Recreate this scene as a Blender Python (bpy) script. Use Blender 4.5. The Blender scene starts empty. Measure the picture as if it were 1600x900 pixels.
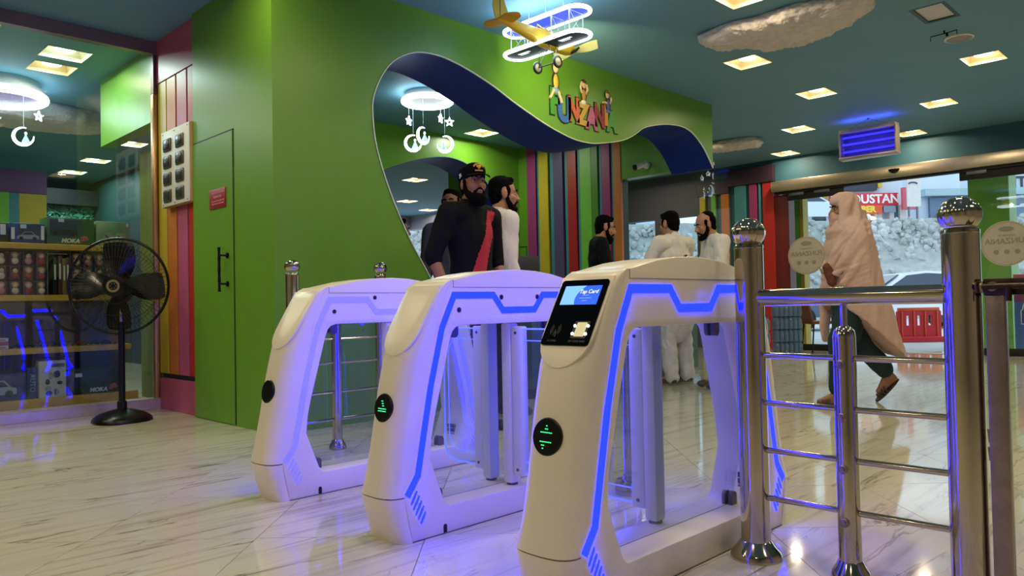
import bpy, bmesh, math, random
from mathutils import Vector, Matrix, Euler, noise as mnoise
from mathutils.geometry import tessellate_polygon
PI = math.pi
D = bpy.data
SC = bpy.context.scene
COL = SC.collection

# ------------------------------------------------------------------ camera
cam_data = D.cameras.new('camera')
cam_data.sensor_width = 36.0
cam_data.lens = 36.0 * 1187.65 / 1600.0
cam_data.clip_start = 0.05
cam_data.clip_end = 300
cam = D.objects.new('camera', cam_data)
COL.objects.link(cam)
cr = Vector((0.70663585, -0.70730801, -0.01952306))
cu = Vector((-0.00172886, -0.02931724, 0.99956866))
cf = Vector((0.70757529, 0.7062973, 0.02193945))
mw = Matrix.Identity(4)
for i in range(3):
    mw[i][0], mw[i][1], mw[i][2] = cr[i], cu[i], -cf[i]
mw.translation = (0, 0, 0.8)
cam.matrix_world = mw
SC.camera = cam

# ------------------------------------------------------------------ sky, exposure
SC.view_settings.view_transform = 'Standard'
SC.view_settings.look = 'None'
SC.view_settings.gamma = 1.0
SC.view_settings.use_curve_mapping = False
SC.view_settings.exposure = 0.0
world = D.worlds.new('sky')
SC.world = world
world.use_nodes = True
wn = world.node_tree.nodes
bg = wn['Background']
bg.inputs['Color'].default_value = (0.70, 0.86, 1.0, 1)   # bright overcast sky
bg.inputs['Strength'].default_value = 1.7
try:
    SC.cycles.use_denoising = True
    SC.cycles.max_bounces = 10
    SC.cycles.diffuse_bounces = 4
    SC.cycles.glossy_bounces = 5
    SC.cycles.transparent_max_bounces = 24
    SC.cycles.sample_clamp_indirect = 6.0
    SC.cycles.caustics_reflective = False
    SC.cycles.caustics_refractive = False
except Exception:
    pass
LAMP_W = 5.6          # each ceiling lamp
WARM = (1.0, 0.83, 0.53)
NEON = (0.0004, 0.0013, 1.0)     # blue strips of the gates
NEON_S = 54.0

# ------------------------------------------------------------------ helpers
def lin(c):
    c = c / 255.0
    return c / 12.92 if c <= 0.04045 else ((c + 0.055) / 1.055) ** 2.4
def rgb(r, g, b):
    return (lin(r), lin(g), lin(b), 1.0)

MATS = {}
def mat(name, col=(200, 200, 200), rough=0.5, metal=0.0, var=0.06, scale=6.0, bump=0.0,
        bscale=60.0, emit=None, estr=0.0, coat=0.0, spec=0.5):
    if name in MATS:
        return MATS[name]
    m = D.materials.new(name)
    m.use_nodes = True
    nt = m.node_tree
    b = nt.nodes['Principled BSDF']
    base = rgb(*col)
    tc = nt.nodes.new('ShaderNodeTexCoord')
    if var > 0:
        nz = nt.nodes.new('ShaderNodeTexNoise')
        nz.inputs['Scale'].default_value = scale
        nz.inputs['Detail'].default_value = 4
        nt.links.new(tc.outputs['Object'], nz.inputs['Vector'])
        rp = nt.nodes.new('ShaderNodeValToRGB')
        rp.color_ramp.elements[0].position = 0.3
        rp.color_ramp.elements[1].position = 0.7
        rp.color_ramp.elements[0].color = tuple(max(0, c * (1 - var)) for c in base[:3]) + (1,)
        rp.color_ramp.elements[1].color = tuple(min(1, c * (1 + var)) for c in base[:3]) + (1,)
        nt.links.new(nz.outputs['Fac'], rp.inputs['Fac'])
        nt.links.new(rp.outputs['Color'], b.inputs['Base Color'])
    else:
        b.inputs['Base Color'].default_value = base
    b.inputs['Roughness'].default_value = rough
    b.inputs['Metallic'].default_value = metal
    b.inputs['Specular IOR Level'].default_value = spec
    if coat:
        b.inputs['Coat Weight'].default_value = coat
        b.inputs['Coat Roughness'].default_value = 0.08
    if bump > 0:
        n2 = nt.nodes.new('ShaderNodeTexNoise')
        n2.inputs['Scale'].default_value = bscale
        n2.inputs['Detail'].default_value = 6
        nt.links.new(tc.outputs['Object'], n2.inputs['Vector'])
        bp = nt.nodes.new('ShaderNodeBump')
        bp.inputs['Strength'].default_value = bump
        bp.inputs['Distance'].default_value = 0.01
        nt.links.new(n2.outputs['Fac'], bp.inputs['Height'])
        nt.links.new(bp.outputs['Normal'], b.inputs['Normal'])
    if emit is not None:
        b.inputs['Emission Color'].default_value = tuple(emit[:3]) + (1,)
        b.inputs['Emission Strength'].default_value = estr
    MATS[name] = m
    return m

def glass(name, tint=(0.93, 0.97, 0.96), refl=1.0, haze=0.0, hazecol=(0.2, 0.25, 0.3), ior=1.5):
    if name in MATS:
        return MATS[name]
    m = D.materials.new(name)
    m.use_nodes = True
    nt = m.node_tree
    nt.nodes.remove(nt.nodes['Principled BSDF'])
    out = nt.nodes['Material Output']
    tr = nt.nodes.new('ShaderNodeBsdfTransparent')
    tr.inputs['Color'].default_value = tuple(tint) + (1,)
    gl = nt.nodes.new('ShaderNodeBsdfGlossy')
    gl.inputs['Roughness'].default_value = 0.02
    gl.inputs['Color'].default_value = (0.95, 1, 0.98, 1)
    fr = nt.nodes.new('ShaderNodeFresnel')
    fr.inputs['IOR'].default_value = ior
    mu = nt.nodes.new('ShaderNodeMath')
    mu.operation = 'MULTIPLY'
    mu.inputs[1].default_value = refl
    mx = nt.nodes.new('ShaderNodeMixShader')
    geo = nt.nodes.new('ShaderNodeNewGeometry')
    inv = nt.nodes.new('ShaderNodeMath'); inv.operation = 'SUBTRACT'; inv.inputs[0].default_value = 1.0
    nt.links.new(geo.outputs['Backfacing'], inv.inputs[1])
    m3 = nt.nodes.new('ShaderNodeMath'); m3.operation = 'MULTIPLY'
    nt.links.new(fr.outputs['Fac'], m3.inputs[0]); nt.links.new(inv.outputs[0], m3.inputs[1])
    nt.links.new(m3.outputs[0], mu.inputs[0])
    nt.links.new(mu.outputs[0], mx.inputs['Fac'])
    if haze > 0:
        df = nt.nodes.new('ShaderNodeBsdfDiffuse')
        df.inputs['Color'].default_value = tuple(hazecol) + (1,)
        m2 = nt.nodes.new('ShaderNodeMixShader')
        m2.inputs['Fac'].default_value = haze
        nt.links.new(tr.outputs[0], m2.inputs[1])
        nt.links.new(df.outputs[0], m2.inputs[2])
        nt.links.new(m2.outputs[0], mx.inputs[1])
    else:
        nt.links.new(tr.outputs[0], mx.inputs[1])
    nt.links.new(gl.outputs[0], mx.inputs[2])
    nt.links.new(mx.outputs[0], out.inputs['Surface'])
    MATS[name] = m
    return m

def finish(name, me, m, parent=None, smooth=35.0):
    if m is not None:
        me.materials.append(m)
    if smooth:
        for p in me.polygons:
            p.use_smooth = True
        me.set_sharp_from_angle(angle=math.radians(smooth))
    o = D.objects.new(name, me)
    COL.objects.link(o)
    if parent is not None:
        o.parent = parent
    return o

class MB:
    """collects shapes, then becomes one mesh object"""
    def __init__(self):
        self.bm = bmesh.new()
    def box(self, a, b, M=None):
        x0, y0, z0 = a
        x1, y1, z1 = b
        vs = [self.bm.verts.new(Vector(p)) for p in ((x0, y0, z0), (x1, y0, z0), (x1, y1, z0), (x0, y1, z0),
                                                    (x0, y0, z1), (x1, y0, z1), (x1, y1, z1), (x0, y1, z1))]
        for f in ((3, 2, 1, 0), (4, 5, 6, 7), (0, 1, 5, 4), (1, 2, 6, 5), (2, 3, 7, 6), (3, 0, 4, 7)):
            self.bm.faces.new([vs[i] for i in f])
        if M is not None:
            for v in vs:
                v.co = M @ v.co
        return self
    def rbox(self, a, b, r=0.005, M=None, seg=2):
        t = bmesh.new()
        q = MB.__new__(MB); q.bm = t
        q.box(a, b)
        bmesh.ops.bevel(t, geom=list(t.edges), offset=r, segments=seg, affect='EDGES', profile=0.5)
        self.merge(t, M)
        return self
    def merge(self, t, M=None):
        mp = {}
        for v in t.verts:
            mp[v] = self.bm.verts.new((M @ v.co) if M is not None else v.co)
        for f in t.faces:
            try:
                self.bm.faces.new([mp[v] for v in f.verts])
            except ValueError:
                pass
        t.free()
    def rings(self, rings, close=True, cap=True):
        """rings: list of lists of points, all the same length"""
        vv = [[self.bm.verts.new(Vector(p)) for p in r] for r in rings]
        n = len(vv[0])
        for a, b in zip(vv[:-1], vv[1:]):
            for i in range(n if close else n - 1):
                j = (i + 1) % n
                self.bm.faces.new((a[i], a[j], b[j], b[i]))
        if cap and close:
            self.bm.faces.new(list(reversed(vv[0])))
            self.bm.faces.new(vv[-1])
        return self
    def tube(self, pts, r, seg=10, closed=False, cap=True):
        pts = [Vector(p) for p in pts]
        n = len(pts)
        rr = r if isinstance(r, (list, tuple)) else [r] * n
        rings = []
        prev = None
        for i in range(n):
            if closed:
                t = pts[(i + 1) % n] - pts[i - 1]
            else:
                t = pts[min(i + 1, n - 1)] - pts[max(i - 1, 0)]
            t.normalize()
            if prev is None:
                up = Vector((0, 0, 1)) if abs(t.z) < 0.9 else Vector((1, 0, 0))
                s = t.cross(up).normalized()
            else:
                s = (prev - t * prev.dot(t)).normalized()
            prev = s
            w = t.cross(s)
            rings.append([pts[i] + (s * math.cos(2 * PI * k / seg) + w * math.sin(2 * PI * k / seg)) * rr[i] for k in range(seg)])
        if closed:
            rings.append(rings[0])
            self.rings(rings, cap=False)
            bmesh.ops.remove_doubles(self.bm, verts=self.bm.verts, dist=1e-6)
        else:
            self.rings(rings, cap=cap)
        return self
    def lathe(self, prof, seg=24, M=None, cap=True):
        """prof: (radius, z) pairs"""
        rings = []
        for r, z in prof:
            ring = [Vector((max(r, 1e-4) * math.cos(2 * PI * k / seg), max(r, 1e-4) * math.sin(2 * PI * k / seg), z)) for k in range(seg)]
            rings.append([M @ p for p in ring] if M is not None else ring)
        return self.rings(rings, cap=cap)
    def ell(self, c, r, M=None, seg=14, rg=9):
        rings = []
        c = Vector(c)
        for i in range(rg + 1):
            a = -PI / 2 + PI * i / rg
            a = max(min(a, PI / 2 - 0.03), -PI / 2 + 0.03)
            ring = []
            for k in range(seg):
                t = 2 * PI * k / seg
                p = Vector((r[0] * math.cos(a) * math.cos(t), r[1] * math.cos(a) * math.sin(t), r[2] * math.sin(a)))
                if M is not None:
                    p = M @ p
                ring.append(c + p)
            rings.append(ring)
        return self.rings(rings)
    def prism(self, outer, f0, f1, holes=()):
        """outer/holes: 2-D loops; f0, f1: map (a,b)->3-D point for the two faces"""
        loops = [[Vector((p[0], p[1], 0)) for p in outer]] + [[Vector((p[0], p[1], 0)) for p in h] for h in holes]
        tris = tessellate_polygon(loops)
        flat = [p for lp in loops for p in lp]
        v0 = [self.bm.verts.new(Vector(f0(p.x, p.y))) for p in flat]
        v1 = [self.bm.verts.new(Vector(f1(p.x, p.y))) for p in flat]
        for t in tris:
            try:
                self.bm.faces.new([v0[i] for i in t])
                self.bm.faces.new([v1[i] for i in reversed(t)])
            except ValueError:
                pass
        k = 0
        for lp in loops:
            n = len(lp)
            for i in range(n):
                j = (i + 1) % n
                self.bm.faces.new((v0[k + i], v0[k + j], v1[k + j], v1[k + i]))
            k += n
        return self
    def xz(self, outer, y0, y1, holes=()):
        return self.prism(outer, lambda a, b: (a, y0, b), lambda a, b: (a, y1, b), holes)
    def yz(self, outer, x0, x1, holes=()):
        return self.prism(outer, lambda a, b: (x0, a, b), lambda a, b: (x1, a, b), holes)
    def xy(self, outer, z0, z1, holes=()):
        return self.prism(outer, lambda a, b: (a, b, z0), lambda a, b: (a, b, z1), holes)
    def mesh(self, name, bevel=0.0):
        bm = self.bm
        bmesh.ops.recalc_face_normals(bm, faces=bm.faces)
        if bevel:
            es = [e for e in bm.edges if len(e.link_faces) == 2 and e.calc_face_angle(0) > 0.6]
            bmesh.ops.bevel(bm, geom=es, offset=bevel, segments=2, affect='EDGES', profile=0.5, clamp_overlap=True)
        me = D.meshes.new(name)
        bm.to_mesh(me)
        bm.free()
        return me
    def build(self, name, m, parent=None, smooth=35.0, bevel=0.0, origin=False):
        me = self.mesh(name, bevel)
        if origin and parent is None:
            zs = [v.co.z for v in me.vertices]
            xs = [v.co.x for v in me.vertices]
            ys = [v.co.y for v in me.vertices]
            c = Vector(((min(xs) + max(xs)) / 2, (min(ys) + max(ys)) / 2, min(zs)))
            me.transform(Matrix.Translation(-c))
            o = finish(name, me, m, parent, smooth)
            o.location = c
            return o
        return finish(name, me, m, parent, smooth)

def thing(name, label, cat, loc=(0, 0, 0), rz=0.0, group=None):
    o = D.objects.new(name, None)
    o.empty_display_size = 0.1
    COL.objects.link(o)
    o.location = loc
    o.rotation_euler = (0, 0, rz)
    o['label'] = label
    o['category'] = cat
    if group:
        o['group'] = group
    return o
def tag(o, label, cat, group=None):
    o['label'] = label
    o['category'] = cat
    if group:
        o['group'] = group
    return o
def struct(o):
    o['kind'] = 'structure'
    return o
def kids(o):
    return [c for c in D.objects if c.parent == o]
def copy_tree(o, parent=None, children=None):
    c = o.copy()
    COL.objects.link(c)
    if parent is not None:
        c.parent = parent
    for ch in kids(o):
        copy_tree(ch, c)
    return c

def text_mesh(body, size, depth=0.002, bold=0.0, align='CENTER', shear=0.0):
    cu_ = D.curves.new('txt', 'FONT')
    cu_.body = body
    cu_.size = size
    cu_.extrude = depth / 2
    cu_.offset = bold
    cu_.align_x = align
    cu_.align_y = 'CENTER'
    cu_.shear = shear
    cu_.resolution_u = 3
    ob = D.objects.new('txt', cu_)
    COL.objects.link(ob)
    dg = bpy.context.evaluated_depsgraph_get()
    me = D.meshes.new_from_object(ob.evaluated_get(dg))
    D.objects.remove(ob)
    D.curves.remove(cu_)
    return me
def text(name, body, size, m, M, parent=None, depth=0.002, bold=0.0, align='CENTER', shear=0.0):
    """M maps text x,y,z(out of face) to parent space"""
    me = text_mesh(body, size, depth, bold, align, shear)
    me.transform(M)
    return finish(name, me, m, parent, 0)
def frame(o, x, y):
    """matrix with origin o, text-x axis x and text-up axis y"""
    x = Vector(x).normalized(); y = Vector(y).normalized()
    z = x.cross(y)
    M = Matrix.Identity(4)
    for i in range(3):
        M[i][0], M[i][1], M[i][2], M[i][3] = x[i], y[i], z[i], o[i]
    return M

def light_area(name, loc, size, watt, col, parent=None, shape='DISK', spread=PI, rot=(0, 0, 0), size_y=None):
    l = D.lights.new(name, 'AREA')
    l.shape = shape
    l.size = size
    if size_y:
        l.size_y = size_y
    l.energy = watt
    l.color = col
    l.spread = spread
    o = D.objects.new(name, l)
    COL.objects.link(o)
    o.location = loc
    o.rotation_euler = rot
    if parent is not None:
        o.parent = parent
    return o

# ------------------------------------------------------------------ materials
m_teal = mat('teal_ceiling_paint', (102, 148, 168), 0.65, var=0.03, scale=1.5)
m_tealwall = mat('teal_wall_paint', (52, 98, 118), 0.6, var=0.03)
m_green = mat('lime_green_panel', (102, 152, 42), 0.35, var=0.03, scale=1.2)
m_dgreen = mat('deep_green_panel', (84, 140, 40), 0.4, var=0.03)
m_navy = mat('navy_soffit', (12, 42, 128), 0.45, var=0.05, spec=0.15)
m_pink = mat('pink_panel', (190, 88, 130), 0.4)
m_magenta = mat('magenta_panel', (160, 60, 120), 0.4)
m_yellow = mat('yellow_panel', (205, 180, 50), 0.4)
m_orange = mat('orange_panel', (205, 120, 50), 0.4)
m_red = mat('red_panel', (180, 45, 42), 0.4)
m_purple = mat('purple_panel', (95, 80, 120), 0.4)
m_stripeteal = mat('stripe_teal', (70, 140, 155), 0.45)
m_stripegreen = mat('stripe_green', (125, 195, 70), 0.4)
m_darkred = mat('dark_red_panel', (105, 35, 35), 0.45)
m_darkteal = mat('dark_teal_gap', (25, 60, 75), 0.5)
m_maroon = mat('dark_maroon_panel', (62, 42, 60), 0.5)
m_alu = mat('brushed_aluminium', (205, 190, 168), 0.32, 0.85, var=0.05, scale=20)
m_sill = mat('sill_aluminium', (205, 195, 200), 0.35, 0.5, var=0.05, scale=20)
m_chrome = mat('polished_steel', (196, 184, 168), 0.10, 1.0, var=0.05, scale=12)
m_steel3 = mat('dark_scuffed_steel', (62, 50, 42), 0.35, 0.9, var=0.3, scale=25, bump=0.15)
m_steel2 = mat('scuffed_steel', (150, 132, 114), 0.32, 0.75, var=0.15, scale=25, bump=0.08)
m_black = mat('black_plastic', (8, 8, 9), 0.3, var=0.1, spec=0.35)
m_matblack = mat('matt_black', (10, 10, 11), 0.6, var=0.1)
m_white = mat('white_powder_coat', (236, 226, 212), 0.30, var=0.02, scale=3, spec=0.45)
m_whitepl = mat('white_plastic', (225, 225, 222), 0.4, var=0.03)
m_grey = mat('grey_metal', (120, 118, 125), 0.4, 0.6, var=0.1)
m_dgrey = mat('dark_grey_clamp', (92, 88, 100), 0.4, 0.3, var=0.1)
m_joint = mat('tile_joint', (118, 110, 98), 0.8)
m_neon = mat('blue_neon_strip', (8, 14, 90), 0.4, emit=NEON, estr=NEON_S, var=0)
m_neon_dim = mat('blue_neon_strip_dim', (190, 186, 246), 0.4, emit=(0.06, 0.08, 1.0), estr=0.5, var=0)
m_lampdisc = mat('lit_lamp_disc', (255, 240, 215), 0.5, emit=(1.0, 0.90, 0.70), estr=6.0, var=0)
m_lampcool = mat('lit_cool_disc', (235, 255, 255), 0.5, emit=(0.80, 1.0, 1.0), estr=8.0, var=0)
m_tray = mat('cream_lamp_tray', (232, 215, 175), 0.45, var=0.02)
m_neonwhite = mat('white_neon_tube', (255, 255, 255), 0.4, emit=(0.82, 0.95, 1.0), estr=8.0, var=0)
m_glassclear = glass('clear_glass', (0.95, 0.975, 0.97), 1.6)
m_glassticket = glass('ticket_glass', (0.88, 0.93, 0.94), 0.7)
m_glasslow = glass('low_glare_glass', (0.95, 0.975, 0.97), 0.25)
m_glassshop = glass('shop_glass', (0.84, 0.92, 0.93), 2.2)
m_glassbarrier = glass('barrier_glass', (0.86, 0.90, 0.97), 1.3, haze=0.015, hazecol=(0.6, 0.65, 0.9))
# ================================================================== SETTING
ZC = 3.055
def marble():
    m = D.materials.new('polished_marble')
    m.use_nodes = True
    nt = m.node_tree
    N, L = nt.nodes.new, nt.links.new
    b = nt.nodes['Principled BSDF']
    geo = N('ShaderNodeNewGeometry')
    oi = N('ShaderNodeObjectInfo')
    off = N('ShaderNodeVectorMath'); off.operation = 'SCALE'
    off.inputs[0].default_value = (0.0, 7.0, 0.0)
    L(oi.outputs['Random'], off.inputs['Scale'])
    ad = N('ShaderNodeVectorMath'); ad.operation = 'ADD'
    L(geo.outputs['Position'], ad.inputs[0]); L(off.outputs[0], ad.inputs[1])
    def veins(sx, sy, rot, w, dist, mlo, mhi):
        mp = N('ShaderNodeMapping')
        mp.inputs['Rotation'].default_value = (0, 0, rot)
        mp.inputs['Scale'].default_value = (sx, sy, 1)
        L(ad.outputs[0], mp.inputs['Vector'])
        nz = N('ShaderNodeTexNoise'); nz.inputs['Scale'].default_value = 1.0
        nz.inputs['Detail'].default_value = 5; nz.inputs['Roughness'].default_value = 0.55
        nz.inputs['Distortion'].default_value = dist
        L(mp.outputs[0], nz.inputs['Vector'])
        s = N('ShaderNodeMath'); s.operation = 'SUBTRACT'; s.inputs[1].default_value = 0.5
        L(nz.outputs['Fac'], s.inputs[0])
        a = N('ShaderNodeMath'); a.operation = 'ABSOLUTE'; L(s.outputs[0], a.inputs[0])
        mr = N('ShaderNodeMapRange'); mr.inputs['From Min'].default_value = 0.0
        mr.inputs['From Max'].default_value = w; mr.inputs['To Min'].default_value = 1.0
        mr.inputs['To Max'].default_value = 0.0
        L(a.outputs[0], mr.inputs['Value'])
        n2 = N('ShaderNodeTexNoise'); n2.inputs['Scale'].default_value = 1.7
        L(mp.outputs[0], n2.inputs['Vector'])
        m2 = N('ShaderNodeMapRange'); m2.inputs['From Min'].default_value = mlo; m2.inputs['From Max'].default_value = mhi
        L(n2.outputs['Fac'], m2.inputs['Value'])
        mu = N('ShaderNodeMath'); mu.operation = 'MULTIPLY'
        L(mr.outputs[0], mu.inputs[0]); L(m2.outputs[0], mu.inputs[1])
        return mu.outputs[0]
    v1 = veins(0.55, 5.2, -0.05, 0.014, 0.35, 0.40, 0.66)
    v2 = veins(0.40, 8.0, -0.04, 0.06, 0.3, 0.45, 0.75)
    v3 = veins(1.3, 2.2, 0.5, 0.006, 0.7, 0.55, 0.75)
    mxa = N('ShaderNodeMix'); mxa.data_type = 'RGBA'
    mxa.inputs[6].default_value = rgb(206, 202, 178); mxa.inputs[7].default_value = rgb(160, 150, 130)
    L(v2, mxa.inputs[0])
    mxb = N('ShaderNodeMix'); mxb.data_type = 'RGBA'
    mxb.inputs[7].default_value = rgb(122, 110, 90)
    L(mxa.outputs[2], mxb.inputs[6]); L(v1, mxb.inputs[0])
    mxc = N('ShaderNodeMix'); mxc.data_type = 'RGBA'
    mxc.inputs[7].default_value = rgb(120, 108, 90)
    L(mxb.outputs[2], mxc.inputs[6]); L(v3, mxc.inputs[0])
    L(mxc.outputs[2], b.inputs['Base Color'])
    b.inputs['Roughness'].default_value = 0.07
    b.inputs['Specular IOR Level'].default_value = 0.6
    return m
m_marble = marble()

# floor: joint bed with separate marble tiles laid on the diagonal
fl = MB()
fl.box((-4.1, -4.1, -0.12), (11.9, 15.4, -0.004))
floor = struct(fl.build('floor', m_joint, smooth=0))
PT = 0.842 / 2
def tile_mesh(n):
    h = 0.5954 / 2 - 0.0013
    b = MB()
    R = Matrix.Rotation(PI / 4, 4, 'Z')
    b.box((-h, -h, -0.004), (h, h, 0.0), R)
    return b.mesh(n)
tme = tile_mesh('floor_tile')
tme.materials.append(m_marble)
near, far = [], []
for iu in range(-30, 31):
    for iv in range(-14, 70):
        u = 1.24 + 0.842 * (iu + 0.5)
        v = 3.79 + 0.842 * (iv + 0.5)
        x, y = (u + v) / 2, (v - u) / 2
        if not (-4.0 < x < 11.8 and -4.0 < y < 15.2):
            continue
        dep, lat = (x + y) * 0.7071, (x - y) * 0.7071
        blocked = (y > 6.6 and x < 2.4) or (y > 4.9 and x > 2.4)
        if dep > 1.0 and abs(lat) < dep * 0.675 + 0.45 and dep < 10.5 and not blocked:
            near.append((dep, x, y))
        else:
            far.append((dep, x, y))
near.sort()
far += near[290:]
near = near[:290]
for d_, x, y in near:
    o = D.objects.new('floor_tile', tme)
    COL.objects.link(o)
    o.location = (x, y, 0)
    o.parent = floor
b = MB()
h = 0.5954 / 2 - 0.0013
R = Matrix.Rotation(PI / 4, 4, 'Z')
for d_, x, y in far:
    b.box((-h, -h, -0.004), (h, h, 0.0), Matrix.Translation((x, y, 0)) @ R)
o = b.build('distant_floor_tiles', m_marble, floor, smooth=0)
o['kind'] = 'stuff'

# ---------------------------------------------------------------- ceiling with recessed lamp openings
LOBBY = [(6.68, 3.45), (8.27, 3.47), (8.28, 1.87), (9.80, 2.68), (9.83, 4.38), (11.30, 5.25), (11.30, 3.45), (5.20, 2.72)]
OFFF = [(3.6, 2.45), (3.6, 0.9), (3.6, -0.8), (1.95, 4.3), (1.95, 2.45), (1.95, 0.85), (-0.5, 3.4), (0.35, 1.2), (0.35, 5.3), (5.2, 0.2), (6.7, -0.6), (8.3, -1.4),
        (-1.6, 2.2), (-1.6, 4.4), (-1.4, -0.6), (1.9, -1.6), (10.6, 0.4)]
TICKET = [(6.76, 7.25)]
HALL = [(8.35, 10.72), (9.91, 13.0), (11.2, 13.9)]
SHOP = [(1.95, 7.86), (1.93, 7.36), (3.60, 10.76), (3.61, 12.27), (3.63, 13.5), (1.2, 6.86), (0.2, 6.86), (0.3, 8.4)]  # the pair right behind the glass is added out of view to brighten the toys
PANEL = [(6.66, 1.83)]
GLASSROOM = [(9.2, 5.9), (10.6, 7.6)]
holes = [(x, y, 0.175, 0.165) for x, y in LOBBY + OFFF + TICKET + HALL + SHOP + GLASSROOM] + [(x, y, 0.22, 0.13) for x, y in PANEL]
xs = sorted(set([-4.1, 11.9] + [round(x - a, 4) for x, y, a, c in holes] + [round(x + a, 4) for x, y, a, c in holes]))
b = MB()
cells = []
for xa, xb in zip(xs[:-1], xs[1:]):
    if xb - xa < 1e-5:
        continue
    xm = (xa + xb) / 2
    cuts = sorted([(y - c, y + c) for x, y, a, c in holes if x - a < xm < x + a])
    y0 = -4.1
    for ya, yb in cuts:
        if ya > y0:
            b.box((xa, y0, ZC), (xb, ya, ZC + 0.12))
        y0 = max(y0, yb)
    b.box((xa, y0, ZC), (xb, 15.4, ZC + 0.12))
ceiling = struct(b.build('ceiling', m_teal, smooth=0))

# ---------------------------------------------------------------- left side wall: stripes, door
GX = 2.365
b = MB(); b.box((GX, 4.5045 + 0.55, 0), (GX + 0.12, 5.74, ZC))
wall_left = struct(b.build('wall_left', m_green, smooth=0))
# door leaf cut flush into the green wall, seen as a hairline joint
b = MB()
b.box((GX - 0.006, 5.075, 0.01), (GX - 0.0005, 5.735, 2.05))
door = b.build('door_1', m_green, smooth=0)
door['kind'] = 'structure'
b = MB()
for pa, pb in (((5.064, 0.01), (5.0745, 2.062)), ((5.064, 2.0505), (5.735, 2.062))):
    b.box((GX - 0.003, pa[0], pa[1]), (GX - 0.0003, pb[0], pb[1]))
b.build('door_joint', m_matblack, door, 0)
b = MB()
hx = GX - 0.055
b.tube([(hx, 5.19, 0.93 + 0.31 * t / 12) for t in range(13)], [0.009 + 0.0025 * (t % 3 == 0) for t in range(13)], 10)
for z in (0.985, 1.185):
    b.tube([(hx, 5.19, z), (GX - 0.012, 5.16, z)], 0.008, 8)
    b.lathe([(0.02, 0), (0.02, 0.008), (0.008, 0.012)], 14, Matrix.Translation((GX - 0.006, 5.16, z)) @ Matrix.Rotation(-PI / 2, 4, 'Y'))
b.build('door_handle', m_black, door)
# small red notice on the door
nt = thing('notice_sign', 'small dark red notice sign with pale lines fixed on the green door', 'sign', (GX - 0.008, 5.305, 1.53))
b = MB(); b.rbox((-0.006, -0.13, 0), (0, 0.13, 0.14), 0.002)
b.build('plate', mat('notice_red', (150, 30, 55), 0.4), nt)
b = MB()
random.seed(4)
for i, (w, z) in enumerate(((0.16, 0.105), (0.11, 0.075), (0.19, 0.047), (0.17, 0.028))):
    y = w / 2
    while y > -w / 2:
        dy = random.uniform(0.012, 0.035)
        b.box((-0.0072, y - dy, z), (-0.006, y, z + (0.010 if i != 1 else 0.014)))
        y -= dy + 0.008
b.build('lettering', mat('notice_print', (190, 120, 135), 0.5), nt, 0)

b = MB(); b.box((2.43, 5.74, 0), (2.52, 6.56, ZC))
struct(b.build('wall_left_panel', m_darkteal, smooth=0))
b = MB(); b.box((2.395, 5.741, 2.70), (2.4295, 6.545, ZC))
struct(b.build('trim_1', m_pink, smooth=0, bevel=0.002))
b = MB(); b.box((2.395, 5.741, 0.0), (2.4295, 6.53, 0.255))
struct(b.build('trim_2', m_pink, smooth=0, bevel=0.002))
sw = struct(D.objects.new('trim_3', None)); COL.objects.link(sw); sw.location = (2.4, 6.1, 0.28)
for (ya, yb, m) in ((6.36, 6.53, m_yellow), (6.165, 6.345, m_orange), (5.95, 6.14, m_pink), (5.742, 5.925, m_red)):
    b = MB(); b.box((0.0, ya - 6.1, 0.015), (0.0295, yb - 6.1, 2.415))
    b.build('vertical_board', m, sw, 0, bevel=0.003)
# switch board
sb = thing('switch_board', 'white panel of eight dark rocker switches on the striped boards', 'switch panel', (2.385, 6.02, 1.63))
b = MB(); b.rbox((-0.035, -0.265, 0.0), (0.012, 0.285, 0.61), 0.003)
b.build('backing', mat('bare_plywood_edge', (205, 160, 90), 0.6), sb)
b = MB(); b.rbox((-0.045, -0.262, 0.004), (-0.036, 0.283, 0.606), 0.002)
b.build('face_plate', m_whitepl, sb)
b = MB()
for y in (-0.23, 0.02, 0.25):
    for z in (0.02, 0.585):
        b.ell((-0.046, y, z), (0.003, 0.006, 0.006), seg=8, rg=4)
b.build('screw', m_dgrey, sb)['kind'] = 'stuff'
for r in range(4):
    for c in range(2):
        o_ = MB()
        y0 = 0.155 - c * 0.245; z0 = 0.485 - r * 0.135
        o_.rbox((-0.056, y0 - 0.075, z0 - 0.045), (-0.044, y0 + 0.075, z0 + 0.055), 0.008)
        q = o_.build('switch', mat('switch_brown', (82, 74, 66), 0.3), sb)
        o_ = MB(); o_.rbox((-0.063, y0 - 0.055, z0 - 0.028), (-0.055, y0 + 0.055, z0 + 0.04), 0.003)
        o_.build('rocker', mat('rocker_dark', (58, 54, 50), 0.25), q)

# ---------------------------------------------------------------- shop glass front (left)
b = MB()
b.box((-3.9, 6.52, 0), (2.40, 6.64, 0.078))
b.box((-3.9, 6.515, 0.078), (2.40, 6.645, 0.086))
struct(b.build('trim_4', m_sill, smooth=0, bevel=0.003))
b = MB(); b.box((-3.9, 6.54, 2.95), (2.40, 6.62, ZC))
struct(b.build('trim_5', mat('bronze_head_channel', (140, 120, 115), 0.4, 0.5), smooth=0, bevel=0.003))
b = MB(); b.box((-3.9, 6.56, 0.5), (-3.8, 6.6, 0.51)); b.bm.free()
b = MB(); b.box((-3.9, 6.574, 0.086), (2.37, 6.586, 2.95))
w1 = struct(b.build('window_1', m_glassshop, smooth=0))
b = MB(); b.rbox((2.365, 6.545, 0.0), (2.425, 6.615, 2.62), 0.012)
struct(b.build('trim_6', mat('champagne_post', (190, 150, 110), 0.3, 0.75), bevel=0))
b = MB(); b.box((2.37, 6.55, 2.62), (2.43, 6.61, 2.95))
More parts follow.
